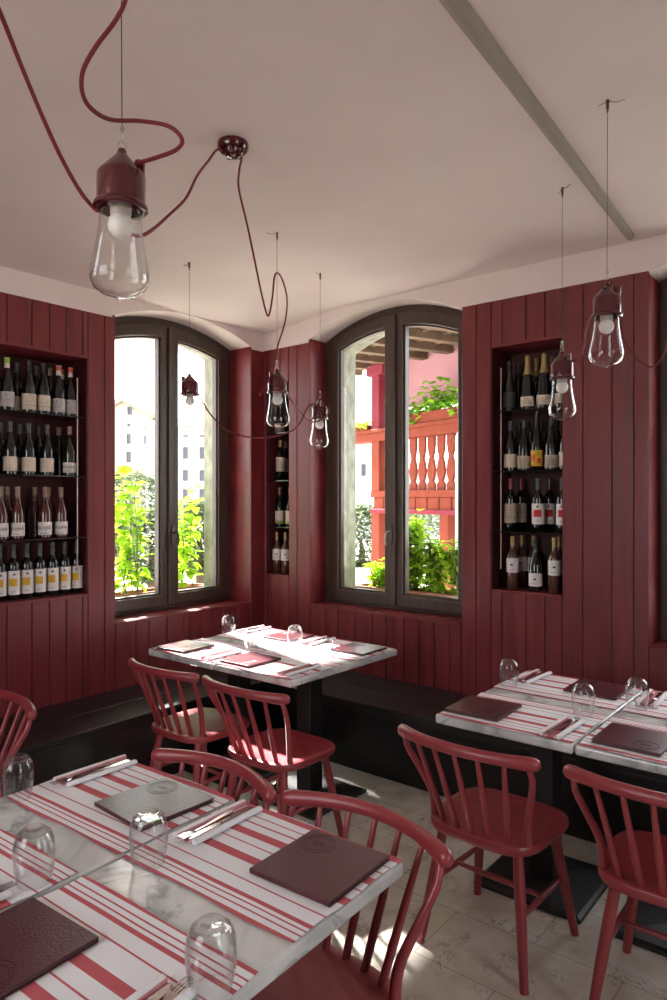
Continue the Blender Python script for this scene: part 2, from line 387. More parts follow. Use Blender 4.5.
def plain_wall(name, axis, pos, thick, a0, a1, holes):
    """wall behind the viewpoint, with openings added to let in fill light"""
    mb = MB(); rb = MB()
    def fn(s_, z, n): return (pos-n, s_, z) if axis == 'x' else (s_, pos-n, z)
    cuts = sorted(set([a0, a1]+[v for h in holes for v in h[:2]]))
    for a, b in zip(cuts, cuts[1:]):
        m = (a+b)/2; h = next((h for h in holes if h[0] < m < h[1]), None)
        if h: bxw(mb, fn, a, b, 0, h[2], 0, thick); bxw(mb, fn, a, b, h[3], 3.12, 0, thick)
        else: bxw(mb, fn, a, b, 0, 3.12, 0, thick)
    r = tag(empty(name), kind='structure'); mb.build('plaster', 'plaster', r)
    for a, b in zip(cuts, cuts[1:]):
        m = (a+b)/2; h = next((h for h in holes if h[0] < m < h[1]), None)
        bxw(rb, fn, a, b, 0, (h[2] if h else 2.6), -.014, 0)
    rb.build('boarding', 'board', r); return r
HB = [(.8, 2.4, 1.2, 2.85)]  # unseen opening, added so sky light fills the room from behind
HF = [(.2, 1.3, .82, 2.7)]  # second added opening for fill light, out of view
plain_wall('wall_back', 'x', XB, .3, YB-.3, Y1+.48, HB)
plain_wall('wall_front', 'y', YB, .3, XB, X1+.48, HF)
fl = MB(); fl.box((XB-.3, YB-.3, -.12), (X1+.48, Y1+.48, 0)); tag(fl.build('floor', 'floor'), kind='structure')
# ceiling: level slab that dips softly towards the left-hand wall
ce = MB(); NX, NY = 4, 60; vs = []; ys = [YB-.3+(Y1+.48-YB+.3)*j/NY for j in range(NY+1)]
def ceil_z(y): q = max(0, min(1, (y-2.9)/.92)); return CEIL-.075*q*q*(3-2*q)
for top in (0, 1):
    for j in range(NY+1):
        for x in (XB-.3, X1+.48): vs.append((x, ys[j], 3.2 if top else ceil_z(ys[j])))
n2 = 2*(NY+1); fs = []
for j in range(NY):
    a = 2*j; fs += [(a, a+2, a+3, a+1), (a+n2, a+1+n2, a+3+n2, a+2+n2), (a, a+n2, a+2+n2, a+2), (a+1, a+3, a+3+n2, a+1+n2)]
fs += [(0, 1, 1+n2, n2), (2*NY, 2*NY+n2, 2*NY+1+n2, 2*NY+1)]
ce.add(vs, fs); tag(ce.build('ceiling', 'plaster', smooth=True), kind='structure')
tb = MB(); A = Vector((XB, .71, 0)); B = Vector((X1-.09, 1.085, 0)); dr = (B-A).normalized(); nn = Vector((-dr.y, dr.x, 0))
prof = [(-1, .01), (-.92, -.012), (-.6, -.022), (0, -.026), (.6, -.022), (.92, -.012), (1, .01)]   # tapers towards the window wall
tl = (B-A).length
tb.prism(prof, lambda a, b, d: tuple(A+dr*d+nn*(a*(.043-.022*d/tl))+Vector((0, 0, CEIL+b))), 0, tl); tag(tb.build('trim_1', 'beam', smooth=True), kind='structure')

# windows ------------------------------------------------------------
def contour(a, b, zb, f, off, k=20):
    return [(a, zb), (b, zb)]+[(b+(a-b)*i/k, f(b+(a-b)*i/k)-off) for i in range(k+1)]
def window(name, W, w):
    root = tag(empty(name), kind='structure'); f = arch(w); s0, s1, zb = w['s0'], w['s1'], w['sill']; m = (s0+s1)/2; W0 = W; dn = w['dn']
    W = lambda a_, b_, n_: W0(a_, b_, n_+dn)
    fr = MB(); fr.ring(contour(s0, s1, zb, f, 0), contour(s0+.055, s1-.055, zb+.03, f, .055), W, .215, .285)
    fr.build('window_frame', 'frame', root, bevel=.004, seg=1)
    for a, b, hs in ((s0+.045, m+.008, 1), (m-.018, s1-.045, -1)):
        off = .045; n0 = .195 if hs == 1 else .1985
        po = contour(a, b, zb+.025, f, off); wd = .088; wl = .066 if hs == 1 and dn < 0 else wd
        pi = contour(a+wl, b-wd, zb+.105, f, off+.088)
        sa = MB(); sa.ring(po, pi, W, n0, .27); sh = sa.build('sash', 'frame', root, bevel=.006, seg=2)
        gb = MB(); gb.ring(contour(a+wl-.001, b-wd+.001, zb+.104, f, off+.087), contour(a+wl+.012, b-wd-.012, zb+.117, f, off+.1), W, n0+.018, .262); gb.build('glazing_bead', 'frame', sh, bevel=.003, seg=1)
        pn = MB(); pn.prism(contour(a+wl-.004, b-wd+.004, zb+.10, f, off+.084), W, .232, .238); pn.build('pane', 'pane', sh)
    co = MB(); bxw(co, W, m-.03, m+.022, zb+.03, f(m)-.06, .18, .2); co.build('cover_strip', 'frame', root, bevel=.006)
    # handle: oval back plate with a bent lever
    h = MB(); hz = zb+.52
    h.prism([(m+.006+.017*math.cos(q*math.pi/8), hz+.075*math.sin(q*math.pi/8)) for q in range(16)], W, .172, .182)
    h.build('handle_plate', 'dsteel', root, bevel=.002)
    lv = MB(); lv.tube([W(m+.006, hz+.02, .18), W(m+.006, hz+.02, .145), W(m+.012, hz+.012, .135), W(m+.02, hz-.03, .132), W(m+.018, hz-.075, .138)], [.008, .008, .009, .008, .006], 10); lv.build('handle', 'rod' if name == 'window_2' else 'dsteel', root, smooth=True)
    # stone reveal outside
    W = W0
    st = MB(); bxw(st, W, s0-.018, s0+.05, zb-.02, f(s0)-.02, .30, .478); bxw(st, W, s1-.05, s1+.018, zb-.02, f(s1)-.02, .30, .478)
    k = 24; up = [(s0-.018+(s1-s0+.036)*i/k, f(s0-.018+(s1-s0+.036)*i/k)+.004) for i in range(k+1)]
    lo = [(p, z-.075) for p, z in up]
    for i in range(k): st.prism([lo[i], lo[i+1], up[i+1], up[i]], W, .30, .478)
    bxw(st, W, s0-.018, s1+.018, zb-.05, zb+.012, .30, .74)
    st.build('stone_reveal', 'stone', root)
    return root
window('window_1', WL, W1); window('window_2', WR, W2); window('window_3', WR, W3)

# ------------------------------------------------------------------ BENCHES
def bench(name, W, s0, s1, label):
    root = empty(name); tag(root, label, 'bench', 'black wall benches'); D = .57
    st = MB(); bxw(st, W, s0, s1, .375, .41, -D, -.30); bxw(st, W, s0, s1, .375, .41, -.296, -.004); st.build('seat', 'bench', root, bevel=.006)
    fr = MB(); bxw(fr, W, s0, s1, 0, .375, -D+.03, -D+.05); fr.build('front_panel', 'bench_front', root)
    bd = MB(); bxw(bd, W, s0, s1, .345, .372, -D+.018, -D+.03); bd.build('moulding', 'bench', root, bevel=.004)
    bk = MB(); bxw(bk, W, s0, s1, 0, .375, -.03, -.006); bk.build('back_panel', 'bench_front', root)
bench('wall_bench', WL, XB+.02, X1-.006, 'long black lacquered bench under the lime plant window and the wide wine niche')
bench('wall_bench', WR, YB+.02, Y1-.575, 'long black lacquered bench under the window that looks onto the red balcony')

# ------------------------------------------------------------------ TABLES
TW, TD, TZ = .545, .89, .75
def make_table():
    r = empty('marble_table')
    t = MB(); t.box((-TD/2, -TW/2, TZ-.036), (TD/2, TW/2, TZ)); t.build('tabletop', 'marble', r, bevel=.009, seg=3)
    u = MB(); u.box((-.30, -.18, TZ-.056), (.30, .18, TZ-.037)); u.build('underframe', 'black', r)
    c_ = MB(); c_.box((-.05, -.05, .033), (.05, .05, TZ-.056)); c_.build('column', 'black', r, bevel=.004)
    b = MB(); o = [(-.222, -.222), (.222, -.222), (.222, .222), (-.222, .222)]; i_ = [(x*.3, y*.3) for x, y in o]
    vs = [(x, y, 0) for x, y in o]+[(x, y, .014) for x, y in o]+[(x*.93, y*.93, .022) for x, y in o]+[(x, y, .034) for x, y in i_]
    fs = [(3, 2, 1, 0), (12, 13, 14, 15)]
    for k in range(3):
        for q in range(4): fs.append((4*k+q, 4*k+(q+1) % 4, 4*k+4+(q+1) % 4, 4*k+4+q))
    b.add(vs, fs); b.build('base_plate', 'black', r, bevel=.002, seg=1); return r
TABLES = {  # name: (cx, cy, rz)
 'F1': (.922, 1.165, R(2)), 'F2': (.903, 1.718, R(2)), 'A1': (2.842, 3.042, 0), 'A2': (2.845, 2.492, 0), 'R1': (2.835, 1.165, R(.5)), 'R2': (2.842, .612, R(.5))}
TLAB = {'F1': 'marble topped table at the open aisle end, under the largest pendant lamp',
        'F2': 'marble topped aisle table between the one under the largest pendant and the lone chair',
        'A1': 'sunlit marble table in the room corner, below the lime plant window',
        'A2': 'sunlit marble table joined to the corner table, nearer the balcony window bench',
        'R1': 'shaded marble table in front of the tall wine niche past the balcony window',
        'R2': 'shaded marble table in front of the bare red boards past the tall wine niche'}
proto_t = None
for k, (x, y, rz) in TABLES.items():
    o = make_table() if proto_t is None else copy_tree(proto_t)
    proto_t = proto_t or o
    o.location = (x, y, 0); o.rotation_euler = (0, 0, rz)
    for c_ in o.children:        # the aisle tables stand on smaller feet set back from the chairs
        if not c_.name.startswith('tabletop'): c_.location.x = -.13 if k[0] == 'F' else 0
        if c_.name.startswith('base_plate'): c_.scale = (.68, .68, 1) if k[0] == 'F' else (1, 1, 1)
    tag(o, TLAB[k], 'table', 'marble pedestal tables')

# placemats --------------------------------------------------------------
def make_mat(seed):
    rnd = random.Random(seed); mb = MB(); nx, ny = 20, 28; w, d = CLOTH_W, TW-.012
    ph = [rnd.random()*6 for _ in range(4)]
    def pt(i, j, dz):
        u, v = i/nx-.5, j/ny-.5
        x = u*w+.003*math.sin(v*9+ph[0])*(1 if abs(u) > .45 else .6); y = v*d+.0025*math.sin(u*11+ph[1])
        z = .0012+.0011*(1+math.sin(u*16+ph[2])*math.sin(v*13+ph[3]))*(.4 if abs(u) < .47 else 1)
        return (x, y, z+dz)
    vs = [pt(i, j, .0016) for i in range(nx+1) for j in range(ny+1)]+[pt(i, j, 0) for i in range(nx+1) for j in range(ny+1)]
    N = (nx+1)*(ny+1); fs = []; idx = lambda i, j: i*(ny+1)+j
    for i in range(nx):
        for j in range(ny):
            a, b, c_, e = idx(i, j), idx(i+1, j), idx(i+1, j+1), idx(i, j+1); fs += [(a, b, c_, e), (a+N, e+N, c_+N, b+N)]
    rim = [idx(i, 0) for i in range(nx)]+[idx(nx, j) for j in range(ny)]+[idx(i, ny) for i in range(nx, 0, -1)]+[idx(0, j) for j in range(ny, 0, -1)]
    for a, b in zip(rim, rim[1:]+rim[:1]): fs.append((a, a+N, b+N, b))
    mb.add(vs, fs); return mb.build('placemat', 'cloth', smooth=True)
def make_menu():
    r = empty('menu_folder'); w, d = .236, .226
    for z in (0, .0085):
        c_ = MB(); c_.box((-w/2, -d/2, z), (w/2, d/2, z+.0028)); c_.build('cover', 'leather', r, bevel=.001)
    s_ = MB(); s_.box((-w/2-.001, -d/2, 0), (-w/2+.003, d/2, .0113)); s_.build('spine', 'leather', r, bevel=.001)
    p = MB(); p.box((-w/2+.004, -d/2+.004, .003), (w/2-.004, d/2-.004, .0083)); p.build('pages', 'pages', r)
    e = MB(); cx, cy = .062, .055
    e.torus((cx, cy, .0114), .044, .0006, n=40, k=5); e.torus((cx, cy, .0114), .032, .0005, n=36, k=5)
    for q in range(26):                                   # illegible ring of stamped characters
        a = q*2*math.pi/26; x, y = cx+.038*math.cos(a), cy+.038*math.sin(a)
        e.tube([(x-.0022*math.cos(a), y-.0022*math.sin(a), .0114), (x+.0024*math.cos(a+.5*(q % 3-1)), y+.0024*math.sin(a+.5*(q % 3-1)), .0114)], .0005, 4)
    for q in range(3): e.tube([(cx-.006+.006*q, cy-.018, .0114), (cx-.007+.006*q, cy, .0114), (cx-.004+.006*q, cy+.017, .0114)], .0006, 4)
    e.build('stamped_emblem', 'emboss', r); return r
def make_napkin():
    mb = MB(); L, w = .235, .085
    mb.box((-L/2, -w/2+.008, 0), (L/2, w/2-.008, .0035))
    for s_ in (-1, 1):
        y = s_*(w/2-.010)
        mb.tube([(-L/2-.004*(s_ > 0), y, .0073), (-L/4, y+s_*.001, .0073), (0, y, .0073), (L/4, y-s_*.001, .0073), (L/2+.004*(s_ > 0), y, .0073)], [.0072]*5, 10, flat=1.5)
    return mb.build('napkin', 'napkin', bevel=.0012, smooth=True)
def slab(mb, outline, fz, th):
    n = len(outline); vs = [(x, y, fz(x)+th) for x, y in outline]+[(x, y, fz(x)) for x, y in outline]
    mb.add(vs, [tuple(range(n)), tuple(range(2*n-1, n-1, -1))]+[(i, i+n, (i+1) % n+n, (i+1) % n) for i in range(n)])
def strip(mb, st, fz, th):
    """st: list of (x, y0, y1)"""
    for (xa, a0, a1), (xb, b0, b1) in zip(st, st[1:]):
        mb.add([(xa, a0, fz(xa)), (xa, a1, fz(xa)), (xb, b1, fz(xb)), (xb, b0, fz(xb)), (xa, a0, fz(xa)+th), (xa, a1, fz(xa)+th), (xb, b1, fz(xb)+th), (xb, b0, fz(xb)+th)],
               [(0, 1, 2, 3), (4, 7, 6, 5), (0, 4, 5, 1), (2, 6, 7, 3), (0, 3, 7, 4), (1, 5, 6, 2)])
def make_fork():
    mb = MB(); fz = lambda x: .004+.009*max(0, (x-.03)/.07)*(1-max(0, (x-.03)/.07)*.75) if x > .03 else .004+.004*max(0, (-x-.0)/.1)
    strip(mb, [(-.10, -.007, .007), (-.095, -.0085, .0085), (-.04, -.005, .005), (0, -.003, .003), (.03, -.003, .003), (.042, -.009, .009), (.056, -.0122, .0122)], fz, .0022)
    for i in range(4):
        y = -.0103+i*.00687; strip(mb, [(.056, y-.0021, y+.0021), (.08, y-.0015, y+.0015), (.1, y-.0008, y+.0008)], fz, .0018)
    return mb.build('fork', 'cutlery', smooth=True)
def make_knife():
    mb = MB(); fz = lambda x: .004
    strip(mb, [(-.11, -.0065, .0065), (-.104, -.0085, .0085), (-.06, -.0075, .0075), (-.015, -.006, .006), (0, -.0055, .0055)], fz, .005)
    strip(mb, [(0, -.006, .0065), (.02, -.009, .0065), (.07, -.010, .0065), (.095, -.007, .0065), (.108, .002, .0062)], lambda x: .005, .0018)
    return mb.build('table_knife', 'cutlery', smooth=True)
def make_tumbler():
    K = 1.17; mb = MB(); prof = [(.031, 0), (.0345, .018), (.0375, .04), (.0385, .058), (.0365, .078), (.030, .094), (.020, .102), (.015, .1015), (.008, .0995), (0, .099)]
    inn = [(r-.0016 if r > .003 else 0, z-.0025 if z > .08 else z) for r, z in reversed(prof[:-1])]
    mb.lathe(prof, 28); 
    mb.lathe([(.0, .092)]+[(max(.001, r-.0018), min(z, .094 if r > .02 else .092)) for r, z in reversed(prof[:-2])], 28)
    mb.lathe([(.0292, 0), (.031, 0)], 28)
    mb.v = [(x*K, y*K, z*K) for x, y, z in mb.v]
    return mb.build('tumbler', 'tumbler', smooth=True)
MATS = [make_mat(1), make_mat(5), make_mat(9)]
menu0, nap0, fork0, knife0, tum0 = make_menu(), make_napkin(), make_fork(), make_knife(), make_tumbler()
firsts = {}
def use(key, proto):
    if key not in firsts: firsts[key] = 1; return proto
    return copy_tree(proto)
TN = {'F1': 'table under the largest pendant', 'F2': 'table by the lone chair', 'A1': 'sunlit table by the lime plant window', 'A2': 'sunlit table by the balcony window',
      'R1': 'shaded table before the tall niche', 'R2': 'shaded table past the tall niche'}
SIDE = {1: {'F': 'chair', 'A': 'bench', 'R': 'bench'}, -1: {'F': 'chairless', 'A': 'chair', 'R': 'chair'}}
rnd = random.Random(3)
GL = {('F1', 1): (.068, .19), ('F1', -1): (.132, .236), ('F2', 1): (.068, .222), ('F2', -1): (.135, .225), ('R1', -1): (.091, .189), ('R1', 1): (.125, .222), ('R2', 1): (.125, .222), ('A1', 1): (.12, .226), ('A2', 1): (.125, .222), ('A2', -1): (.05, .16)}
for k, (cx, cy, rz) in TABLES.items():
    for sd in (1, -1):                                    # sd = +1: the setting towards +X, -1: the one towards -X (turned half round)
        base = Matrix.Translation((cx, cy, TZ)) @ Matrix.Rotation(rz+(0 if sd == 1 else math.pi), 4, 'Z')
        side = SIDE[sd][k[0]]
        def put(o, x, y, z, a):
            o.matrix_world = base @ Matrix.Translation((x, y, z)) @ Matrix.Rotation(a, 4, 'Z')
        pm = MATS[rnd.randrange(3)]; pm = use(pm.name, pm)
        put(pm, .247, rnd.uniform(-.003, .003), .0004, R(rnd.uniform(-.6, .6)))
        tag(pm, f'red striped placemat, {side} side of the {TN[k]}', 'placemat', 'striped placemats')
        mn = use('menu', menu0); put(mn, .288+rnd.uniform(-.015, .012), -.135+rnd.uniform(-.02, .015), .0056, R(rnd.uniform(-5, 5)))
        tag(mn, f'bordeaux leather menu, {side} side of the {TN[k]}', 'menu', 'leather menus')
        nx, ny, na = .30+rnd.uniform(-.02, .02), .195+rnd.uniform(-.01, .008), R(rnd.uniform(-4, 4))
        np_ = use('nap', nap0); put(np_, nx, ny, .0056, na)
        tag(np_, f'folded napkin under cutlery, {side} side of the {TN[k]}', 'napkin', 'folded napkins')
        fk = use('fork', fork0); fk.matrix_world = base @ Matrix.Translation((nx-.045, ny+.011, .0072)) @ Matrix.Rotation(math.pi+na+R(2), 4, 'Z')
        tag(fk, f'steel fork on napkin, {side} side of the {TN[k]}', 'fork', 'forks on napkins')
        kn = use('knife', knife0); kn.matrix_world = base @ Matrix.Translation((nx-.005, ny-.010, .0068)) @ Matrix.Rotation(math.pi+na-R(1), 4, 'Z')
        tag(kn, f'steel knife on napkin, {side} side of the {TN[k]}', 'knife', 'knives on napkins')
        g = use('tum', tum0); gx, gy = GL.get((k, sd), (.09, .2)); put(g, gx, gy, .004, rnd.uniform(0, 6))
        tag(g, f'clear tumbler upside down, {side} side of the {TN[k]}', 'glass', 'upturned tumblers')

# ------------------------------------------------------------------ CHAIRS
def make_chair():
    r = empty('spindle_chair')
    # seat: rounded square, softly dished
    n = 48; out = []
    for i in range(n):
        a = 2*math.pi*i/n; e = .52
        x = .208*math.copysign(abs(math.cos(a))**e, math.cos(a)); y = .222*math.copysign(abs(math.sin(a))**e, math.sin(a))
        y *= .97+.03*(x/.215); x += .0
        out.append((x, y))
    mb = MB(); lv = [(.9, .412), (.975, .417), (1, .427), (1, .440), (.985, .448), (.95, .451), (.86, .4495), (.78, .447), (.68, .443), (.4, .441), (.15, .4405)]
    vs = [(x*k, y*k, z) for k, z in lv for x, y in out]; m = len(lv); fs = [tuple(range(n-1, -1, -1)), tuple(range((m-1)*n, m*n))]
    for i in range(m-1):
        for q in range(n): fs.append((i*n+q, i*n+(q+1) % n, (i+1)*n+(q+1) % n, (i+1)*n+q))
    mb.add(vs, fs); mb.build('seat', 'chair', r, smooth=True)
    legs = {}
    for sx in (1, -1):
        for sy in (1, -1):
            a, b = Vector((sx*.135, sy*.145, .416)), Vector((sx*.205, sy*.202, 0)); legs[sx, sy] = (a, b)
            l = MB(); l.tube([a.lerp(b, t) for t in (0, .2, .55, .8, 1)], [.0165, .019, .0185, .016, .0145], 12); l.build('leg', 'chair', r, smooth=True)
    mid = []
    for sy in (1, -1):
        p, q = legs[1, sy], legs[-1, sy]; a, b = p[0].lerp(p[1], .48), q[0].lerp(q[1], .48)
        s_ = MB(); s_.tube([a, a.lerp(b, .25), a.lerp(b, .5), a.lerp(b, .75), b], [.008, .0105, .0115, .0105, .008], 10); s_.build('stretcher', 'chair', r, smooth=True); mid.append(a.lerp(b, .5))
    s_ = MB(); s_.tube([mid[0], mid[0].lerp(mid[1], .5), mid[1]], [.008, .011, .008], 10); s_.build('stretcher', 'chair', r, smooth=True)
    # curved top rail
    def railp(y): return Vector((-.312+.075*(y/.26)**2, y, .772-.010*(y/.26)**2))
    ys = [-.270, -.267, -.258, -.242, -.2, -.15, -.1, -.05, 0, .05, .1, .15, .2, .242, .258, .267, .270]
    rr = [.006, .015, .021, .0235, .0215, .020, .0195, .0195, .0195, .0195, .0195, .020, .0215, .0235, .021, .015, .006]
    t = MB(); t.tube([railp(y) for y in ys], rr, 16, flat=.88); t.build('top_rail', 'chair', r, smooth=True)
    for i in range(5):
        q = (i-2)/2; a = Vector((-.183+.02*q*q, q*.125, .446)); b = railp(q*.168); b.z -= .006
        s_ = MB(); s_.tube([a, a.lerp(b, .3), a.lerp(b, .6), b], [.0105, .0115, .010, .0075], 10); s_.build('spindle', 'chair', r, smooth=True)
    for sy in (1, -1):
        e = railp(sy*.238); pts = spline([(-.135, sy*.182, .44), (-.148, sy*.188, .53), (-.188, sy*.218, .625), (-.226, sy*.240, .70), (e.x, e.y, e.z-.008)], 6)
        k = len(pts); s_ = MB(); s_.tube(pts, [.0145-.005*(i/(k-1)) for i in range(k)], 12); s_.build('back_post', 'chair', r, smooth=True)
    return r
CH = [(2.36, 2.818, 0, 'red spindle back chair beside the black pedestal of the sunlit corner table by the lime plant window'),
      (2.37, 2.252, 0, 'red spindle back chair at the sunlit table, between its neighbour and the aisle table'),
      (2.35, 1.145, R(-2), 'red spindle back chair drawn up to the shaded table in front of the tall wine niche'),
      (2.37, .55, R(2), 'red spindle back chair at the shaded table past the tall wine niche, cut by the frame'),
      (1.165, 1.632, R(181), 'red spindle back chair tucked behind the napkin and menu of the middle of the aisle table'),
      (1.19, 1.086, R(179), 'red spindle back chair tucked under the open end of the aisle table, seat showing below the marble'),
      (1.10, 2.86, R(184), 'lone red spindle back chair before the long bench under the wide wine niche')]
ch0 = None
for x, y, rz, lab in CH:
    o = make_chair() if ch0 is None else copy_tree(ch0); ch0 = ch0 or o
    o.location = (x, y, 0); o.rotation_euler = (0, 0, rz); tag(o, ' '.join(lab.split()[:16]), 'chair', 'red spindle back chairs')

# ------------------------------------------------------------------ LAMPS
def make_lamp():
    r = empty('pendant_lamp')       # origin at the tip of the ceramic cap
    c_ = MB(); c_.lathe([(0, .002), (.006, .002), (.009, -.002), (.010, -.008), (.0135, -.012), (.044, -.046), (.0475, -.052), (.0475, -.106), (.051, -.108), (.0535, -.112), (.0535, -.118), (.050, -.121), (.042, -.121), (.042, -.104), (0, -.104)], 28); cp = c_.build('cap', 'cap', r, smooth=True)
    b = MB(); b.lathe([(0, -.012), (.0105, -.014), (.0105, -.04), (0, -.05)], 10, (.036, 0, 0)); b.build('cable_gland', 'cap', cp, smooth=True)
    s_ = MB(); s_.lathe([(0, -.104), (.021, -.104), (.021, -.13), (.018, -.134), (0, -.134)], 18); sk = s_.build('socket', 'socket', r, smooth=True)
    u = MB(); u.lathe([(.011, -.126), (.016, -.130), (.023, -.139), (.0255, -.151), (.0235, -.163), (.016, -.173), (.007, -.177), (0, -.178)], 20); u.build('bulb', 'bulb', r, smooth=True)
    g = MB(); g.lathe([(.0405, -.108), (.0405, -.125), (.0425, -.155), (.0475, -.19), (.054, -.222), (.0585, -.245), (.0575, -.262), (.050, -.277), (.036, -.287), (.018, -.2925), (.007, -.2945), (.0055, -.298), (.003, -.3005), (0, -.301)], 36); g.build('glass_shade', 'jar', r, smooth=True)
    h = MB(); h.torus((0, 0, .008), .0085, .0016, 'y'); h.torus((0, 0, .0265), .007, .0014, 'x', sy=1.7); h.lathe([(0, .036), (.005, .039), (.0055, .043), (.004, .047), (0, .048)], 10); h.build('hanging_ring', 'steel', r, smooth=True)
    return r
LP = [(122, 150, 1.40, None, 'largest looking pendant lamp with red ceramic cap, hanging over the aisle table end'),
      (189.5, 374, None, (185, 262), 'red capped pendant lamp with glass jar hanging in front of the lime plant window'),
      (277, 370, None, (274, 232), 'red capped pendant lamp in front of the narrow corner niche, its flex looped up'),
      (320, 399, None, (323, 273), 'red capped pendant lamp hanging beside the balcony window frame'),
      (562, 352, None, (560, 187), 'red capped pendant lamp in front of the tall niche past the balcony window'),
      (607, 284, None, (604.5, 99), 'red capped pendant lamp before bare red boards, higher than the niche lamp')]
lamp0 = None; LPOS = []
for i, (u, v, d, hk, lab) in enumerate(LP):
    if d is None:
        z = CEIL if i != 1 else CEIL-.01
        h = at((u+hk[0])/2 if i not in (2,) else u, hk[1], z); d = (h.x*FW.x+h.y*FW.y)
    p = atd(u, v, d); LPOS.append((p, d))
    o = make_lamp() if lamp0 is None else copy_tree(lamp0); lamp0 = lamp0 or o
    o.location = p; o.rotation_euler = (R(1.2)*(-1)**i, R(.8), YAW-R(90)+R(30 if i == 0 else 140+40*i))
    o.scale = (.95,)*3 if i == 5 else (1, 1, 1)
    tag(o, lab, 'lamp', 'red capped pendant lamps')
for i, (p, d) in enumerate(LPOS):                          # wires differ in length: one mesh each, parts of their lamps
    lamp = [o for o in C.objects if o.name.split('.')[0] == 'pendant_lamp'][i]
    bpy.context.view_layer.update(); inv = lamp.matrix_world.inverted()
    top = Vector((p.x+.002*(i-2), p.y, ceil_z(p.y)-.001)); T = lambda q: inv @ Vector(q)
    w = MB(); w.tube([T((p.x, p.y, p.z+.044)), T(top)], .0011, 5); w.build('suspension_wire', 'dsteel', lamp)
    h = MB(); h.tube([T(top), T(top+Vector((0, 0, -.03)))], .0055, 8); h.tube([T(top+Vector((0, 0, -.03))), T(top+Vector((0, 0, -.042)))], .003, 8)
    a = .6+i*.9; q = Vector((math.cos(a), math.sin(a), 0))
    h.tube([T(top+Vector((0, 0, -.004))), T(top+q*.03+Vector((0, 0, -.012))), T(top+q*.055+Vector((0, 0, -.006)))], .0012, 5)
    if i in (4, 5): h.tube([T(top+Vector((0, 0, -.004))), T(top-q*.03+Vector((0, 0, -.016)))], .0012, 5)
    h.build('ceiling_hook', 'dsteel', lamp)
# ceiling rose
rp = at(233, 143, CEIL); rose = empty('ceiling_rose', rp); tag(rose, 'dark red ceramic junction rose on the ceiling with two flexes leaving it', 'ceiling rose')
b = MB(); b.lathe([(0, 0), (.057, 0), (.059, -.006), (.058, -.022), (.052, -.030), (.035, -.030), (.035, -.026), (0, -.026)], 32); b.build('base', 'cap', rose, smooth=True)
b = MB(); b.lathe([(0, -.026), (.038, -.028), (.036, -.042), (.026, -.052), (.012, -.056), (0, -.056)], 24); b.build('cover', 'cap', rose, smooth=True)
for q in range(5):
    a = q*2*math.pi/5; b = MB(); b.lathe([(0, -.030), (.007, -.030), (.007, -.046), (0, -.05)], 8, (.037*math.cos(a), .037*math.sin(a), 0)); b.build('terminal', 'cap', rose, smooth=True)
# flexes: through points seen in the photograph at their true distances
def flex(label, pts, r=.0042, group='red lamp flexes'):
    P = spline([atd(u, v, d) for u, v, d in pts], 7); mb = MB(); mb.tube(P, r, 8)
    tag(mb.build('power_cord', 'cord', smooth=True), label, 'cord', group)
d1, d2, d3, d4, d5, d6 = [d for _, d in LPOS]; dr_ = rp.x*FW.x+rp.y*FW.y
flex('red flex running straight up from the largest pendant towards the wide niche side', [(-60, -70, 1.02), (-25, -45, 1.1), (0, 12, 1.2), (25, 75, 1.28), (55, 145, 1.34), (78, 188, 1.38), (92, 206, 1.40), (98, 211, 1.40)])
flex('thick looking red flex snaking in an S above the largest pendant', [(150, -170, 1.28), (142, -90, 1.27), (128, -10, 1.27), (117, 18, 1.26), (95, 48, 1.25), (82, 75, 1.25), (86, 102, 1.27), (108, 119, 1.33), (140, 121, 1.38), (168, 126, 1.36), (182, 139, 1.34), (176, 150, 1.36), (155, 158, 1.39), (138, 163, 1.40), (132, 166, 1.40)])
flex('red flex sagging from the ceiling rose to the flange of the largest pendant', [(226, 151, dr_-.0), (217, 150, dr_-.04), (209, 160, dr_-.15), (197, 176, dr_-.35), (186, 198, dr_-.55), (168, 216, dr_-.8), (152, 230, 1.58), (140, 236, 1.49), (131, 233, 1.455), (128, 222, 1.45), (129, 211, 1.445)])
flex('red flex dropping in loops from the ceiling rose to the corner niche pendant', [(242, 157, dr_), (239, 172, dr_+.05), (239, 190, dr_+.12), (247, 224, dr_+.25), (255, 262, dr_+.38), (262, 296, dr_+.46), (268, 316, dr_+.5), (272, 300, dr_+.52), (275, 275, dr_+.54), (281, 277, d3-.08), (287, 298, d3-.06), (285, 322, d3-.05), (278, 345, d3-.05), (272, 372, d3-.05), (262, 393, d3-.05), (260, 393, d3-.03), (264, 384, d3-.03), (271, 379, d3-.02), (274, 379, d3)])
flex('long red flex sagging from the lime plant window pendant to the balcony window pendant', [(196, 388, d2), (200, 397, d2), (211, 415, d2+.03), (227, 430, d2+.06), (248, 437, d2+.08), (272, 437, d2+.1), (293, 430, d2+.1), (302, 419, d4-.06), (308, 407, d4-.05), (314, 404, d4-.03), (317, 407, d4)])
flex('short red flex crossing from the corner niche pendant to the balcony window pendant', [(284, 390, d3), (289, 397, d3+.1), (297, 408, d3+.25), (306, 418, d3+.4), (315, 422, d4-.08), (325, 417, d4-.06), (329, 410, d4-.02), (326, 404, d4)])
flex('red flex linking the tall niche pendant up to its higher neighbour', [(567, 364, d5), (570, 362, d5-.02), (577, 359, d5-.1), (582.5, 352, d5-.25), (585, 335, d5-.45), (589, 319, d6+.08), (594, 308, d6+.02), (599, 300, d6)])
flex('thin red flex looping from the higher pendant past the last red board', [(612, 292, d6+.03), (618, 315, d6+.06), (625, 342, d6+.08), (636, 358, d6+.05), (650, 367, d6-.02), (661, 360, d6-.1), (668, 342, d6-.2), (685, 300, d6-.4), (710, 240, d6-.6)], .003)
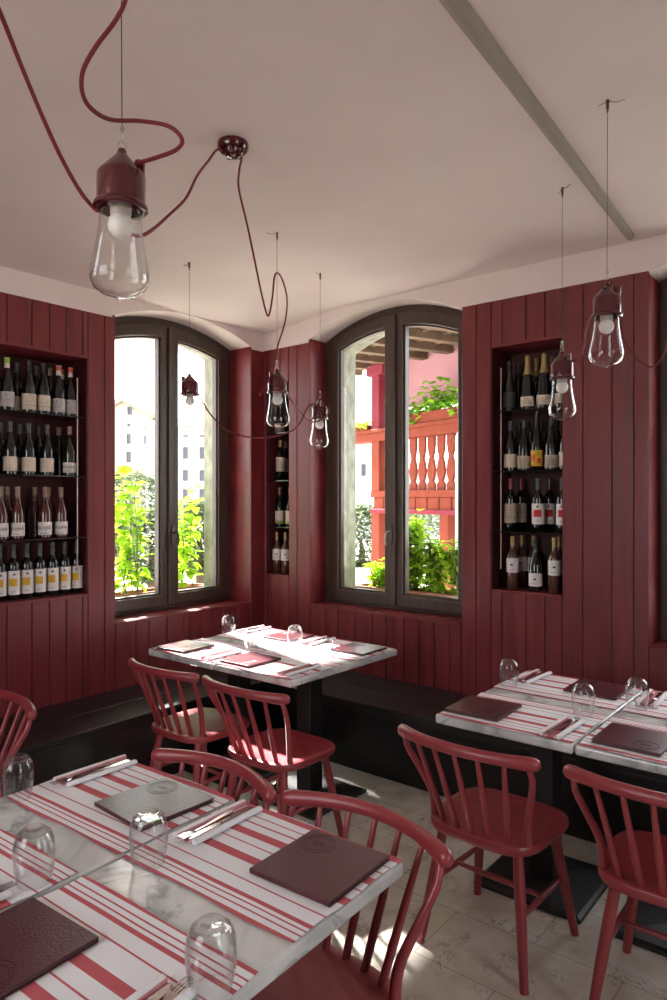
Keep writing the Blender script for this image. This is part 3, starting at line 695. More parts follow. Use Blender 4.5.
flex('small red flex loop over the cap of the higher pendant', [(603, 292, d6), (603, 284, d6-.01), (606, 281, d6-.02), (611, 281, d6-.01), (614, 286, d6), (614, 294, d6)], .003)

# ------------------------------------------------------------------ WINE NICHES
def rack(name, W, n, zs, rod_s, label, over=.0):
    r = empty(name, W((n['s0']+n['s1'])/2, n['z0'], .1)); tag(r, label, 'wine rack', 'niche shelf racks'); bpy.context.view_layer.update(); inv = r.matrix_world.inverted()
    Wl = lambda a, z, q: tuple(inv @ Vector(W(a, z, q)))
    for z in zs:
        m = MB(); bxw(m, Wl, n['s0']+.003, n['s1']-.003, z-.008, z, .012-over, .27); m.build('shelf', 'shelf', r, bevel=.0015, seg=1)
    m = MB(); m.tube([Wl(rod_s, n['z0']+.12, .03), Wl(rod_s, n['z1']-.12, .03)], .0045, 8)
    m.build('rod', 'rod', r, smooth=True)
ZA, ZC, ZD = [1.372, 1.738, 2.095], [1.389, 1.742, 2.103], [1.408, 1.767, 2.124]
rack('wine_rack', WL, NA, ZA, x_on(77.3, Y1+.03), 'three dark shelves and a pale rod inside the wide wine niche')
rack('wine_rack', WR, NC, ZC, y_on(267.8, X1+.03), 'three dark shelves and a pale rod inside the narrow corner niche')
rack('wine_rack', WR, ND, ZD, y_on(501, X1+.03), 'three dark shelves and a pale rod inside the tall niche past the balcony window')
SH = {'burg': [(0, 0), (.037, 0), (.041, .004), (.041, .135), (.0385, .155), (.031, .18), (.021, .207), (.015, .235), (.0138, .27), (.0138, .286), (.0155, .287), (.0155, .298), (.013, .30), (0, .30)],
      'bord': [(0, 0), (.034, 0), (.0375, .004), (.0375, .19), (.0355, .203), (.028, .217), (.017, .232), (.0145, .245), (.0138, .30), (.0155, .301), (.0155, .312), (.013, .315), (0, .315)],
      'spark': [(0, 0), (.039, 0), (.0435, .004), (.0435, .13), (.040, .16), (.031, .195), (.021, .23), (.0165, .26), (.0155, .29), (.0175, .293), (.0175, .305), (.015, .318), (0, .32)],
      'tall': [(0, 0), (.035, 0), (.038, .004), (.038, .13), (.034, .165), (.024, .21), (.016, .26), (.0138, .30), (.0138, .33), (.0155, .331), (.0155, .345), (0, .347)]}
def rad_at(prof, z):
    for (r0, z0), (r1, z1) in zip(prof, prof[1:]):
        if z0 <= z <= z1 and z1 > z0: return r0+(r1-r0)*(z-z0)/(z1-z0)
    return .014
BOT = {}
def make_bottle(shape, glass, cap, capz, lab, lz, marks):
    """a bottle facing +x: body, capsule, label"""
    key = (shape, glass, cap, capz, lab, lz, marks)
    if key in BOT: return copy_tree(BOT[key])
    pr = SH[shape]; r = empty('wine_bottle'); b = MB(); b.lathe(pr, 22); b.build('bottle_body', glass, r, smooth=True)
    H = pr[-1][1]
    if cap:
        mats = cap if isinstance(cap, tuple) else (cap,); z0 = H-capz; k = 6
        zz = [z0+(H-z0)*i/k for i in range(k)]+[H-.002]
        pp = [(rad_at(pr, z)+.0009, z) for z in zz]+[(0, H+.001)]
        m = MB(); m.lathe(pp, 18)
        o = m.build('capsule', mats[0], r, smooth=True)
        if len(mats) > 1:
            m = MB(); m.lathe([(rad_at(pr, z)+.0016, z) for z in (H-.032, H-.02, H-.004)]+[(0, H+.002)], 18); m.build('foil_top', mats[1], o, smooth=True)
    if lab:
        z0, z1 = lz; R0 = rad_at(pr, (z0+z1)/2)+.0008; half = R(88); m = MB(); m.lathe([(R0, z0), (R0, z1)], 18, a0=-half, a1=half)
        m.lathe([(R0-.0006, z0), (R0-.0006, z1)], 18, a0=-half, a1=half)
        lb = m.build('label', lab, r, smooth=True)
        def patch(mat, a0, a1, q0, q1, nm, e=.0006):
            m = MB(); m.lathe([(R0+e, z0+(z1-z0)*q0), (R0+e, z0+(z1-z0)*q1)], 8, a0=R(a0), a1=R(a1)); return m.build(nm, mat, lb, smooth=True)
        def oval(mat, a, q, ra, rz, nm):
            m = MB(); P = [(R0+.0008, R(a), z0+(z1-z0)*q)]
            vs = [((R0+.0008)*math.cos(R(a)), (R0+.0008)*math.sin(R(a)), z0+(z1-z0)*q)]
            for i in range(16):
                w = i*math.pi/8; aa = R(a)+ra/R0*math.cos(w); vs.append(((R0+.0008)*math.cos(aa), (R0+.0008)*math.sin(aa), z0+(z1-z0)*q+rz*math.sin(w)))
            m.add(vs, [(0, 1+i, 1+(i+1) % 16) for i in range(16)]); m.build(nm, mat, lb)
        for mk in marks:
            if mk == 'yellow': patch('yellow', -42, 30, .36, .68, 'yellow_print'); oval('ink', 6, .85, .007, .006, 'crest'); patch('ink', -20, 22, .12, .14, 'small_print')
            if mk == 'band': patch('ink', -86, 86, .17, .215, 'dark_band'); patch('ink', -22, 22, .62, .64, 'small_print')
            if mk == 'bands': patch('ink', -86, 86, .26, .285, 'dark_band'); patch('l_tan', -40, 40, .5, .54, 'small_print')
            if mk == 'crest': oval('ink', 0, .55, .009, .006, 'oval_crest'); patch('ink', -28, 28, .2, .225, 'small_print')
            if mk == 'dot': oval('ink', -12, .76, .004, .004, 'small_crest'); patch('ink', -40, 30, .45, .465, 'small_print'); patch('ink', -40, 20, .32, .335, 'small_print')
            if mk == 'script':
                m = MB(); pts = []
                for i in range(40):
                    a = R(-60+120*i/39); zq = z0+(z1-z0)*(.55+.17*math.sin(i*1.35)*math.cos(i*.37)); pts.append(((R0+.001)*math.cos(a), (R0+.001)*math.sin(a), zq))
                m.tube(pts, .0011, 5); m.build('scribbled_script', 'ink', lb)
                patch('ink', -30, 30, .12, .15, 'small_print')
            if mk == 'redsq': patch('redink', -38, 38, .36, .70, 'red_print'); oval('ink', 0, .85, .007, .005, 'crest'); patch('ink', -25, 25, .14, .16, 'small_print')
            if mk == 'collage': patch('redink', 8, 40, .2, .5, 'red_print'); patch('green', 0, 30, .7, .9, 'green_print'); patch('c_orange', -50, -15, .3, .75, 'orange_print')
            if mk == 'green': patch('green', -60, 40, .0, .2, 'green_print'); patch('ink', -30, 30, .6, .62, 'small_print')
            if mk == 'text':
                for q in (.75, .62, .5, .38, .25): patch('ink', -50, 35+20*math.sin(q*31), q, q+.018, 'small_print')
    BOT[key] = r; return r
KIND = {
 'cream': ('burg', 'g_dark', 'c_dark', .06, 'l_cream', (.018, .108), ('bands',), 'dark bottle with cream banded label'),
 'orange': ('burg', 'g_dark', ('c_white', 'c_orange'), .06, 'l_grey', (.018, .10), ('dot',), 'dark bottle with orange topped capsule'),
 'whitecap': ('burg', 'g_dark', ('c_white', 'green'), .06, 'l_grey', (.022, .105), ('dot',), 'dark bottle with green dotted white capsule'),
 'plain': ('burg', 'g_dark', 'c_grey', .06, 'l_cream', (.02, .10), (), 'slim dark bottle with cream label'),
 'torn': ('burg', 'g_olive', 'c_cork', .05, 'l_white', (.02, .08), ('script',), 'olive bottle with scribbled white label'),
 'rose': ('burg', 'g_rose', 'c_cork', .06, 'l_white', (.018, .093), ('script',), 'rose bottle with scribbled white label'),
 'yellow': ('bord', 'g_dark', 'c_grey', .075, 'l_white', (.03, .165), ('yellow',), 'black bottle, white label with ochre square'),
 'dark': ('burg', 'g_dark', 'c_dark', .06, 'l_dark', (.02, .11), ('text',), 'dark bottle with dark printed label'),
 'bare': ('burg', 'g_dark', 'c_dark', .06, None, None, (), 'unlabelled dark bottle'),
 'barecork': ('burg', 'g_dark', 'c_cork', .05, None, None, (), 'unlabelled dark bottle with tan top'),
 'rosebare': ('burg', 'g_rose', 'c_cork', .05, None, None, (), 'unlabelled rose wine bottle'),
 'spark': ('spark', 'g_dark', 'c_gold', .115, 'l_cream', (.018, .075), ('text',), 'sparkling wine bottle with pale foil neck'),
 'tan': ('burg', 'g_dark', 'c_grey', .05, 'l_tan', (.012, .085), ('text',), 'dark bottle with mottled tan label'),
 'collage': ('tall', 'g_dark', None, 0, 'yellow', (.022, .115), ('collage',), 'tall bottle with bright yellow label'),
 'redcap': ('bord', 'g_dark', 'c_red', .065, 'l_tan', (.05, .165), ('text',), 'black bottle with red capsule'),
 'redsq': ('bord', 'g_dark', 'c_grey', .07, 'l_white', (.045, .165), ('redsq',), 'black bottle with red label square'),
 'pale': ('bord', 'g_pale', 'c_gold', .06, 'l_white', (.10, .185), ('crest',), 'pale bottle with oval crest label'),
 'crest': ('burg', 'g_dark', 'c_dark', .06, 'l_white', (.03, .105), ('crest',), 'dark bottle with white crest label'),
 'claret': ('bord', 'g_dark', 'c_gold', .055, 'l_cream', (.07, .18), ('text',), 'dark claret bottle with gold capsule'),
 'greenlab': ('burg', 'g_dark', 'c_cork', .055, 'l_cream', (.02, .12), ('green',), 'dark bottle with green edged label'),
}
ORD = ['first', 'second', 'third', 'fourth', 'fifth', 'sixth', 'seventh', 'eighth', 'ninth', 'tenth']
def stand(W, wallpos, on, z, us_kinds, nf, where, row, order):
    seq = sorted(us_kinds, key=lambda t: order*t[0])
    ss = [on(u, wallpos+nf) for u, kd in seq]; ds = 1 if ss[-1] >= ss[0] else -1
    for _ in range(30):                                    # bottles stand shoulder to shoulder, never through one another
        for i in range(len(ss)-1):
            gap = .078-(ss[i+1]-ss[i])*ds
            if gap > 0: ss[i] -= ds*gap/2; ss[i+1] += ds*gap/2
    for i, (u, kd) in enumerate(seq):
        s_ = ss[i]; p = Vector(W(s_, z, nf)); *a, desc = KIND[kd]
        b = make_bottle(*a); b.location = p
        b.scale = (.92, .92, 1)
        b.rotation_euler = (0, 0, math.atan2(-p.y, -p.x)+R((i*53) % 17-8))
        tag(b, f'{desc}, {ORD[i]} from rod, {row} row, {where}', 'bottle', 'wine bottles in the niches')
FR, BKN = .085, .19
wn = 'wide niche'; cn = 'corner niche'; tn = 'tall niche'
L = lambda z, q, nf, row, w: stand(WL, Y1, x_on, z+.0005, q, nf, w, row, -1)
Q = lambda z, q, nf, row, w: stand(WR, X1, y_on, z+.0005, q, nf, w, row, 1)
L(ZA[2], [(-10, 'cream'), (7, 'whitecap'), (29, 'cream'), (43.5, 'cream'), (58.5, 'orange'), (70.5, 'orange')], FR, 'front', 'top shelf, '+wn)
L(ZA[2], [(17, 'plain'), (50.5, 'barecork'), (62, 'orange'), (-3, 'bare'), (36, 'bare')], BKN, 'back', 'top shelf, '+wn)
L(ZA[1], [(-9, 'plain'), (10, 'plain'), (28.5, 'plain'), (47, 'plain'), (69.5, 'torn')], FR, 'front', 'upper middle shelf, '+wn)
L(ZA[1], [(1, 'bare'), (20, 'plain'), (39, 'bare'), (59, 'barecork')], BKN, 'back', 'upper middle shelf, '+wn)
L(ZA[0], [(-14, 'rose'), (1, 'rose'), (17.5, 'rose'), (45, 'rose'), (61, 'rose')], FR, 'front', 'lower middle shelf, '+wn)
L(ZA[0], [(7, 'rosebare'), (34.5, 'rosebare'), (49, 'rosebare'), (-6, 'rosebare')], BKN, 'back', 'lower middle shelf, '+wn)
L(NA['z0'], [(-11.5, 'yellow'), (1.5, 'yellow'), (14, 'yellow'), (27, 'yellow'), (39.5, 'yellow'), (51.5, 'yellow'), (63, 'yellow'), (74, 'yellow')], FR, 'front', 'bottom shelf, '+wn)
Q(ZC[2], [(267, 'plain'), (280, 'tan')], FR+.04, 'front', 'top shelf, '+cn)
Q(ZC[1], [(280.5, 'claret')], FR+.03, 'front', 'upper middle shelf, '+cn)
Q(ZC[1], [(285.5, 'claret')], BKN+.03, 'back', 'upper middle shelf, '+cn)
Q(ZC[0], [(280, 'greenlab'), (290.5, 'greenlab')], FR+.03, 'front', 'lower middle shelf, '+cn)
Q(NC['z0'], [(277, 'pale'), (285.5, 'pale')], FR, 'front', 'bottom shelf, '+cn)
Q(ZD[2], [(509.5, 'dark'), (527.5, 'spark'), (544, 'spark'), (562, 'spark')], FR, 'front', 'top shelf, '+tn)
Q(ZD[2], [(518.5, 'bare'), (536, 'spark'), (552, 'spark')], BKN, 'back', 'top shelf, '+tn)
Q(ZD[1], [(510.5, 'plain'), (524, 'tan'), (537, 'collage'), (551.5, 'tan'), (566, 'plain')], FR, 'front', 'upper middle shelf, '+tn)
Q(ZD[1], [(519, 'bare'), (531, 'bare'), (544.5, 'bare'), (557, 'bare')], BKN, 'back', 'upper middle shelf, '+tn)
Q(ZD[0], [(510.5, 'redcap'), (538, 'redsq'), (562.5, 'redsq')], FR, 'front', 'lower middle shelf, '+tn)
Q(ZD[0], [(521, 'redcap'), (549.5, 'redsq')], BKN, 'back', 'lower middle shelf, '+tn)
Q(ND['z0'], [(512.5, 'pale'), (535.5, 'crest'), (554.5, 'pale')], FR-.02, 'front', 'bottom shelf, '+tn)
Q(ND['z0'], [(524, 'pale'), (531, 'pale'), (559, 'pale'), (517, 'pale')][:3], BKN, 'back', 'bottom shelf, '+tn)

# ------------------------------------------------------------------ OUTSIDE
def leaf(mb, p, d, size, w=.5):
    d = Vector(d).normalized(); s_ = d.cross(Vector((0, 0, 1))); s_ = s_.normalized() if s_.length > .01 else Vector((1, 0, 0)); up = s_.cross(d)
    a = p; m1 = p+d*size*.35; m2 = p+d*size*.7-up*size*.05; t = p+d*size-up*size*.18; k = size*w*.5
    mb.add([a, m1+s_*k+up*k*.3, m2+s_*k*.75+up*k*.15, t, m2-s_*k*.75+up*k*.15, m1-s_*k+up*k*.3, m1, m2], [(0, 1, 6), (0, 6, 5), (1, 2, 7, 6), (5, 6, 7, 4), (2, 3, 7), (4, 7, 3)])
def rdir(rn, up=.2):
    a = rn.uniform(0, 2*math.pi); return Vector((math.cos(a), math.sin(a), rn.uniform(-.6, .6)+up))
def tall_plant(name, base, H, spread, n, size, lab, cat, seed, mat='leaf', stems=5, grp=None, wall_ax=1, aspect=.8):
    rn = random.Random(seed); r = empty(name, base); tag(r, lab, cat, grp); st, lf = MB(), MB()
    for i in range(stems):
        a = rn.uniform(0, 6.28); tip = Vector((math.cos(a)*spread*rn.uniform(.2, 1), math.sin(a)*spread*rn.uniform(.2, .8), H*rn.uniform(.65, 1)))
        b0 = Vector((rn.uniform(-.6, .6)*spread, rn.uniform(-.3, .3)*spread, 0)); mid = b0.lerp(tip, .5)+Vector((rn.uniform(-.04, .04), rn.uniform(-.04, .04), .05*H))
        P = spline([b0, mid, tip], 8); st.tube(P, [.006*(1-.6*q/len(P)) for q in range(len(P))], 5)
        for q in range(n//stems):
            p = P[rn.randrange(2, len(P))]; lf_d = rdir(rn, -.15); o = p+lf_d.normalized()*rn.uniform(.01, .07)*(spread/.25)
            sz = size*rn.uniform(.6, 1.15)
            if o[wall_ax] < -.07: o[wall_ax] = -.07+rn.uniform(0, .05); lf_d[wall_ax] = abs(lf_d[wall_ax])
            leaf(lf, o, lf_d, sz, aspect)
    st.build('stems', 'stem', r, weld=False); lf.build('foliage', mat, r, weld=False); return r
def planter(name, a, b, lab):
    r = empty(name, ((a[0]+b[0])/2, (a[1]+b[1])/2, a[2])); tag(r, lab, 'planter', 'window planters'); c_ = r.location
    m = MB(); lo = Vector(a)-c_; hi = Vector(b)-c_; t = .018
    m.box((lo.x, lo.y, 0), (hi.x, hi.y, t)); m.box((lo.x, lo.y, t), (lo.x+t, hi.y, hi.z)); m.box((hi.x-t, lo.y, t), (hi.x, hi.y, hi.z)); m.box((lo.x+t, lo.y, t), (hi.x-t, lo.y+t, hi.z)); m.box((lo.x+t, hi.y-t, t), (hi.x-t, hi.y, hi.z)); m.build('trough', 'terra', r, bevel=.004)
    s_ = MB(); s_.box((lo.x+t, lo.y+t, t), (hi.x-t, hi.y-t, hi.z-.025)); s_.build('soil', 'trunk', r)
planter('planter_box', (2.50, Y1+.51, .835), (3.715, Y1+.70, .912), 'long terracotta planter outside the lime plant window')
planter('planter_box', (X1+.51, 2.10, .851), (X1+.71, 3.35, .925), 'long terracotta planter outside the balcony window')
tall_plant('climbing_plant', (3.02, Y1+.60, .87), .98, .20, 210, .115, 'tall lime leaved plant filling one pane of the lime plant window', 'plant', 11, stems=6)
tall_plant('climbing_plant', (3.55, Y1+.60, .87), .86, .17, 130, .11, 'narrower lime leaved plant against the stone reveal of the lime plant window', 'plant', 21, stems=4)
for i, (y, H, sp_, n_, lab) in enumerate([(2.44, .46, .16, 520, 'bushy green plant at the pier end of the balcony window planter'), (2.66, .42, .16, 520, 'bushy green plant between its taller neighbour and the pier end of the planter'), (2.88, .62, .15, 560, 'tallest bushy plant in the balcony window planter'), (3.14, .25, .14, 220, 'low green plant below the handle of the balcony window')]):
    tall_plant('flowering_plant', (X1+.61, y, .885), H, sp_, n_, .07, lab, 'plant', 40+i, 'leaf', 18, wall_ax=0)
# unseen overhang added over the lime plant window to trim the sun patch
m = MB(); m.prism([(Y1+.47, 2.98), (Y1+1.22, 2.91), (Y1+1.30, 2.945), (Y1+1.30, 3.03), (Y1+.47, 3.4)], lambda a, b, d: (d, a, b), .6, 4.3); tag(m.build('added_sun_blocker', 'plaster'), kind='structure')
# ground
g = MB(); g.box((-60, -60, -.5), (90, 90, -.3)); tag(g.build('ground', 'grass'), kind='structure')
# balcony of the neighbouring house
bo = empty('timber_balcony', (6.94, 4.94, 0), math.atan2(-.957, -.289)); tag(bo, 'orange red timber balcony with turned balusters seen through the window', 'balcony')
GZ = -.3
def part(name, mat, fn, parent=bo, bevel=.004, smooth=False):
    m = MB(); fn(m); return m.build(name, mat, parent, bevel=bevel, smooth=smooth, seg=1)
# local: +x along rail (towards the viewer's right), y: + is away from the viewer
part('handrail', 'balc', lambda m: (m.box((-.55, -.09, 2.30), (2.3, .09, 2.42)), m.box((-.55, -.13, 2.40), (2.3, .13, 2.44))))
part('bottom_rail', 'balc', lambda m: m.box((-.1, -.07, 1.62), (2.3, .07, 1.70)))
for i in range(12): part('skirt_board', 'balc', lambda m: m.box((-.06+.195*i, -.05, 1.47), (.125+.195*i, -.02, 1.62)), bevel=.006)
part('skirt_moulding', 'balc2', lambda m: m.box((-.1, -.08, 1.43), (2.3, .05, 1.48)))
part('deck', 'balc', lambda m: m.box((-.1, -.02, 1.48), (2.3, 1.4, 1.56)))
part('post', 'balc', lambda m: m.box((-.075, -.075, GZ), (.075, .075, 1.45)))
part('post', 'balc2', lambda m: m.box((-.075, -.075, 2.40), (.075, .075, 3.25)))
part('post', 'balc', lambda m: m.box((1.14, -.075, GZ), (1.27, .075, 1.45)))
part('newel', 'balc', lambda m: m.box((-.075, -.075, 1.70), (.075, .075, 2.32)))
part('bracket', 'balc2', lambda m: m.box((-.16, -.09, 3.10), (.16, .09, 3.22)))
for i in range(14):
    x = .16+.155*i
    def bal(m):
        w = [(.062, 0), (.062, .06), (.03, .10), (.055, .16), (.066, .22), (.05, .30), (.028, .36), (.05, .42), (.062, .5), (.062, .60)]
        pts = [(x+a*.95, 1.70+z) for a, z in w]+[(x-a*.95, 1.70+z) for a, z in reversed(w)]
        m.prism(pts, lambda a, b, d: (a, d, b), -.016, .016)
    part('baluster', 'balc', bal, bevel=.002)
part('blind', 'blind', lambda m: m.box((.12, .22, 2.70), (2.3, .24, 3.30)), bevel=.002)
# flower trough on the handrail
fb = empty('balcony_planter', bo.location, bo.rotation_euler.z); tag(fb, 'leafy planter standing on the balcony handrail', 'planter')
m = MB(); m.box((.42, -.11, 2.442), (2.0, .11, 2.56)); m.build('trough', 'balc', fb, bevel=.005)
lf = MB(); rn = random.Random(5)
for i in range(620):
    x = rn.uniform(.4, 2.0); p = Vector((x, rn.uniform(-.17, .12), 2.52+abs(rn.gauss(0, .12))+.07*math.sin(x*7))); leaf(lf, p, rdir(rn, .1), rn.uniform(.07, .12), .8)
lf.build('foliage', 'leaf2', fb, weld=False)
lf = MB(); fb2 = empty('balcony_planter', bo.location, bo.rotation_euler.z); tag(fb2, 'low green planter at the balcony post end of the handrail', 'planter')
m = MB(); m.box((-.5, -.1, 2.442), (-.12, .1, 2.50)); m.build('trough', 'balc', fb2, bevel=.005)
for i in range(160): leaf(lf, Vector((rn.uniform(-.5, -.12), rn.uniform(-.14, .1), 2.47+abs(rn.gauss(0, .05)))), rdir(rn, .1), .07, .8)
lf.build('foliage', 'leaf', fb2, weld=False)
# roof eave over the balcony: boards, rafters, gutter with down-pipe
ev = empty('roof_eave', bo.location, bo.rotation_euler.z); tag(ev, 'brown boarded roof eave with gutter above the red balcony', 'roof')
def slope(x, z, d): return (x, z, d)
m = MB(); m.prism([(-1.9, 3.26), (.3, 3.31), (1.6, 4.1), (1.6, 4.25), (-1.9, 3.42)], lambda a, b, d: (d, a, b), -.80, 3.0); m.build('roof_boards', 'tile', ev)
for i in range(9):
    m = MB(); x = -.72+i*.42; m.prism([(-1.85, 3.17), (.2, 3.22), (.2, 3.33), (-1.85, 3.28)], lambda a, b, d: (d, a, b), x, x+.10); m.build('rafter', 'tile', ev)
for i in range(7):
    m = MB(); y = -1.7+i*.27; m.box((-.80, y, 3.235+.023*(y+1.9)), (3.0, y+.035, 3.275+.023*(y+1.9))); m.build('batten', 'trunk', ev)
m = MB(); m.tube(spline([(-.86, -1.0, 3.42), (-.86, -.5, 3.36), (-.84, -.2, 3.25), (-.78, -.05, 3.12), (-.74, -.02, 2.9)], 6), .045, 10); m.build('down_pipe', 'dsteel', ev, smooth=True)
# rough stone pier and its white pipe at the window's edge
sp = empty('stone_pier', (5.42, 2.66, GZ)); tag(sp, 'rough grey stone pier just beyond the balcony window edge', 'pier')
m = MB(); rn = random.Random(8); z = 0
while z < 4.6:
    h = rn.uniform(.16, .3); e = rn.uniform(-.012, .012); m.box((-.22+e, -.22, z), (.22, .225+e, z+h-.012)); z += h
m.box((-.20, -.20, 0), (.2, .2, 4.6)); m.build('masonry', 'stone2', sp, bevel=.012)
m = MB(); m.tube([(-.30, .20, .0), (-.30, .20, 2.42), (-.27, .20, 2.45), (-.2, .16, 2.45)], .018, 10); m.build('pipe', 'l_white', sp, smooth=True)
# houses beyond
def house(name, dist, u0, u1, vtop, depth, lab, wallmat, wins, gable=True, eave=.35, vgab=None):
    p0, p1 = atd(u0, 499, dist), atd(u1, 499, dist); a = Vector((p0.x, p0.y, 0)); b = Vector((p1.x, p1.y, 0)); ax = (b-a); Wd = ax.length; ax.normalize()
    r = empty(name, (a.x, a.y, GZ), math.atan2(ax.y, ax.x)); tag(r, lab, 'house', 'pale houses outside'); H = EYE+(499-vtop)/FOC*dist-GZ
    Hg = H+(0 if not vgab else (vtop-vgab)/FOC*dist)
    m = MB()
    if gable and vgab: m.prism([(0, 0), (Wd, 0), (Wd, H), (Wd/2, Hg), (0, H)], lambda x, z, d: (x, d, z), 0, depth)
    else: m.box((0, 0, 0), (Wd, depth, H))
    m.build('walls', wallmat, r)
    m = MB()
    if gable and vgab:
        sl = (Hg-H)/(Wd/2)
        m.prism([(-eave, H-eave*sl), (Wd/2, Hg), (Wd+eave, H-eave*sl), (Wd+eave, H-eave*sl+.25), (Wd/2, Hg+.28), (-eave, H-eave*sl+.25)], lambda x, z, d: (x, d, z), -eave, depth+eave)
    else:
        m.prism([(-eave, H), (depth+eave, H), (depth/2, H+1.0)], lambda y, z, x: (x, y, z), -eave, Wd+eave)
    m.build('roof', 'roof', r)
    m = MB(); m.box((-.05, -.12, H-.45), (Wd+.05, 0, H-.25)); m.build('cornice', wallmat, r)
    for u, v, w, h in wins:
        x = (u-u0)/(u1-u0)*Wd; zc = EYE+(499-v)/FOC*dist-GZ; ww = w/FOC*dist; hh = h/FOC*dist
        f = MB(); f.ring([(x-ww*.62, zc-hh*.56), (x+ww*.62, zc-hh*.56), (x+ww*.62, zc+hh*.56), (x-ww*.62, zc+hh*.56)], [(x-ww/2, zc-hh/2), (x+ww/2, zc-hh/2), (x+ww/2, zc+hh/2), (x-ww/2, zc+hh/2)], lambda a_, b_, d: (a_, d, b_), -.08, .0); fo = f.build('window', 'house2', r)
        f = MB(); f.box((x-ww/2, -.03, zc-hh/2), (x+ww/2, -.01, zc+hh/2)); f.build('pane', 'hpane', fo)
        if w > 3.4:
            f = MB(); f.box((x-ww*.5, -.07, zc-hh/2), (x-ww*.28, -.03, zc+hh/2)); f.box((x+ww*.28, -.07, zc-hh/2), (x+ww*.5, -.03, zc+hh/2)); f.build('shutter', 'shutter', fo)
    return r
house('village_house', 46, 95, 153, 417, 9, 'pale gabled house seen past the lime leaves in the lime plant window', 'house', [(129, 425, 3, 3.5), (129, 439, 4.5, 10), (129, 457, 5, 11), (108, 440, 4.5, 9), (130, 411, 5, 8), (146, 440, 3, 9), (108, 457, 4, 10)], True, .5, 402)
house('village_house', 38, 146, 240, 427, 10, 'white house with rows of dark shuttered windows in the lime plant window', 'house2', [(u, v, w, h) for u, w in ((158, 5), (185.5, 6), (202.5, 6), (220, 6)) for v, h in ((434, 6), (453, 12), (475.5, 11), (494, 10), (512, 10))], False, .5)
house('village_house', 34, 322, 384, 437, 9, 'white house with small windows seen left of the balcony posts', 'house2', [(363.5, 470, 5, 12), (345, 470, 5, 12), (370, 508, 3, 7), (345, 508, 4, 9), (380, 455, 4, 9)], False, .4)
house('village_house', 40, 402, 520, 470, 9, 'pale house half hidden beneath the raised balcony', 'house2', [(415, 520, 5, 14), (443, 520, 5, 14), (430, 520, 4, 12), (462, 500, 5, 12)], False, .4)
# trees and bushes
def bush(name, u, v, dist, rx, rz, n, size, mat, lab, seed):
    p = atd(u, v, dist); rn = random.Random(seed); r = empty(name, (p.x, p.y, GZ)); tag(r, lab, 'tree', 'trees and bushes outside'); cz = p.z-GZ
    t = MB(); t.tube([(0, 0, 0), (.05, .03, cz*.5), (0, .05, cz)], [.12, .09, .05], 8); t.build('trunk', 'trunk', r, smooth=True)
    f = MB(); q = MB()
    for i in range(n):
        d = Vector((rn.gauss(0, 1), rn.gauss(0, 1), rn.gauss(0, 1))).normalized()*rn.uniform(.55, 1.0)**.5
        leaf(f, Vector((d.x*rx, d.y*rx, max(.05, cz+d.z*rz))), rdir(rn, 0), size*rn.uniform(.6, 1.2), .8)
    f.build('foliage', mat, r, weld=False)
bush('garden_tree', 132, 500, 22, 1.25, .95, 3600, .13, 'leaf3', 'grey green tree behind the lime plant in the lime plant window', 1)
bush('garden_tree', 152, 545, 13, .8, .7, 3600, .13, 'leaf3', 'dull green bush low behind the lime plant of the lime plant window', 2)
bush('garden_tree', 200, 535, 15, .9, .8, 3600, .13, 'leaf3', 'dull green bush below the shuttered white house', 3)
bush('garden_tree', 362, 540, 20, .85, 1.05, 3600, .13, 'leaf3', 'soft green tree beside the balcony post', 4)
bush('garden_tree', 420, 535, 22, 1.5, 1.0, 3600, .13, 'leaf3', 'soft green bush beneath the raised balcony', 6)

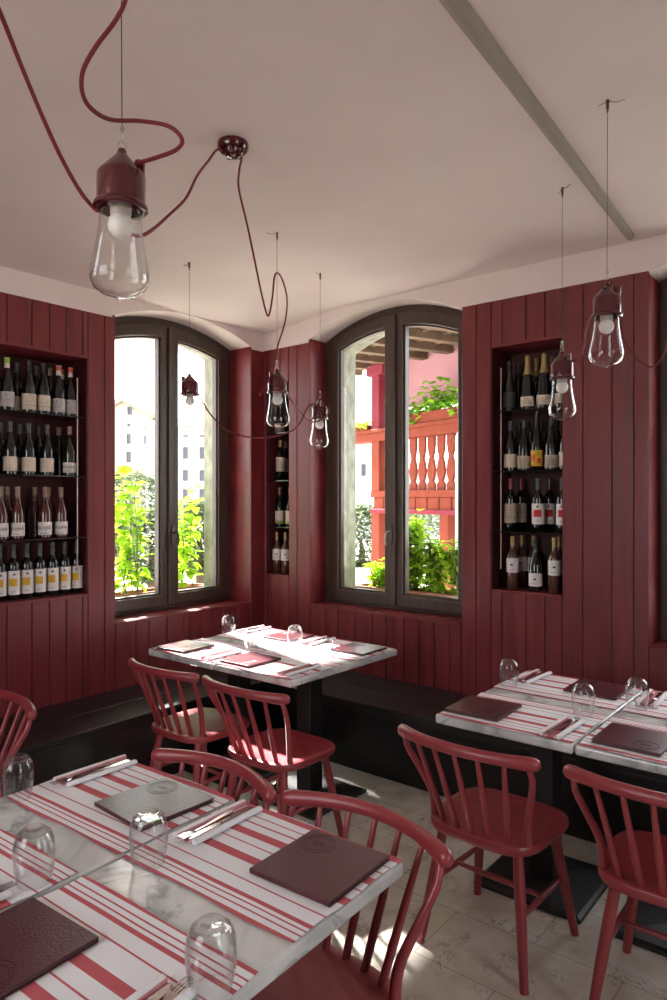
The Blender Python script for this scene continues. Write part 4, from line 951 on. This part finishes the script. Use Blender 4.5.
# ------------------------------------------------------------------ LIGHT
wd = bpy.data.worlds.new('sky'); bpy.context.scene.world = wd; wd.use_nodes = True; nt = wd.node_tree; nt.nodes.clear()
o = nt.nodes.new('ShaderNodeOutputWorld'); bg = nt.nodes.new('ShaderNodeBackground'); bg.inputs['Color'].default_value = (.93, .97, 1, 1); bg.inputs['Strength'].default_value = 3.6
nt.links.new(bg.outputs[0], o.inputs[0])
sl = bpy.data.lights.new('sun', 'SUN'); sl.energy = 30; sl.angle = R(2.6); sl.color = (1, .965, .92); so = bpy.data.objects.new('sun', sl); C.objects.link(so)
so.rotation_euler = Vector((-.27, -1, -.80)).to_track_quat('-Z', 'Y').to_euler()
def portal(name, p, d, w, h):
    l = bpy.data.lights.new(name, 'AREA'); l.shape = 'RECTANGLE'; l.size = w; l.size_y = h; l.cycles.is_portal = True
    ob = bpy.data.objects.new(name, l); C.objects.link(ob); ob.location = p; ob.rotation_euler = Vector(d).to_track_quat('-Z', 'Z').to_euler()
portal('sky_portal', (3.11, Y1+.30, 1.84), (0, -1, 0), 1.2, 2.1)
portal('sky_portal', (X1+.30, 2.72, 1.86), (-1, 0, 0), 1.25, 2.12)
portal('sky_portal', (X1+.30, .41, 1.86), (-1, 0, 0), 1.25, 2.12)
for a, b, z0, z1 in HB: portal('sky_portal', (XB-.2, (a+b)/2, (z0+z1)/2), (1, 0, 0), b-a, z1-z0)
for a, b, z0, z1 in HF: portal('sky_portal', ((a+b)/2, YB-.2, (z0+z1)/2), (0, 1, 0), b-a, z1-z0)

# ------------------------------------------------------------------ CAMERA
cd = bpy.data.cameras.new('camera'); cam = bpy.data.objects.new('camera', cd); C.objects.link(cam)
cd.sensor_fit = 'VERTICAL'; cd.sensor_height = 36; cd.lens = FOC/1000*36; cd.clip_start = .05; cd.clip_end = 300; cd.shift_y = -.001
cam.location = (0, 0, EYE); cam.rotation_euler = (R(90), 0, YAW-R(90))
sc = bpy.context.scene; sc.camera = cam
sc.view_settings.view_transform = 'Standard'; sc.view_settings.look = 'None'; sc.view_settings.gamma = 1; sc.view_settings.use_curve_mapping = False
sc.view_settings.exposure = 1.02
sc.cycles.max_bounces = 10; sc.cycles.diffuse_bounces = 5; sc.cycles.glossy_bounces = 4; sc.cycles.transparent_max_bounces = 24; sc.cycles.sample_clamp_indirect = 6
sc.cycles.use_denoising = True
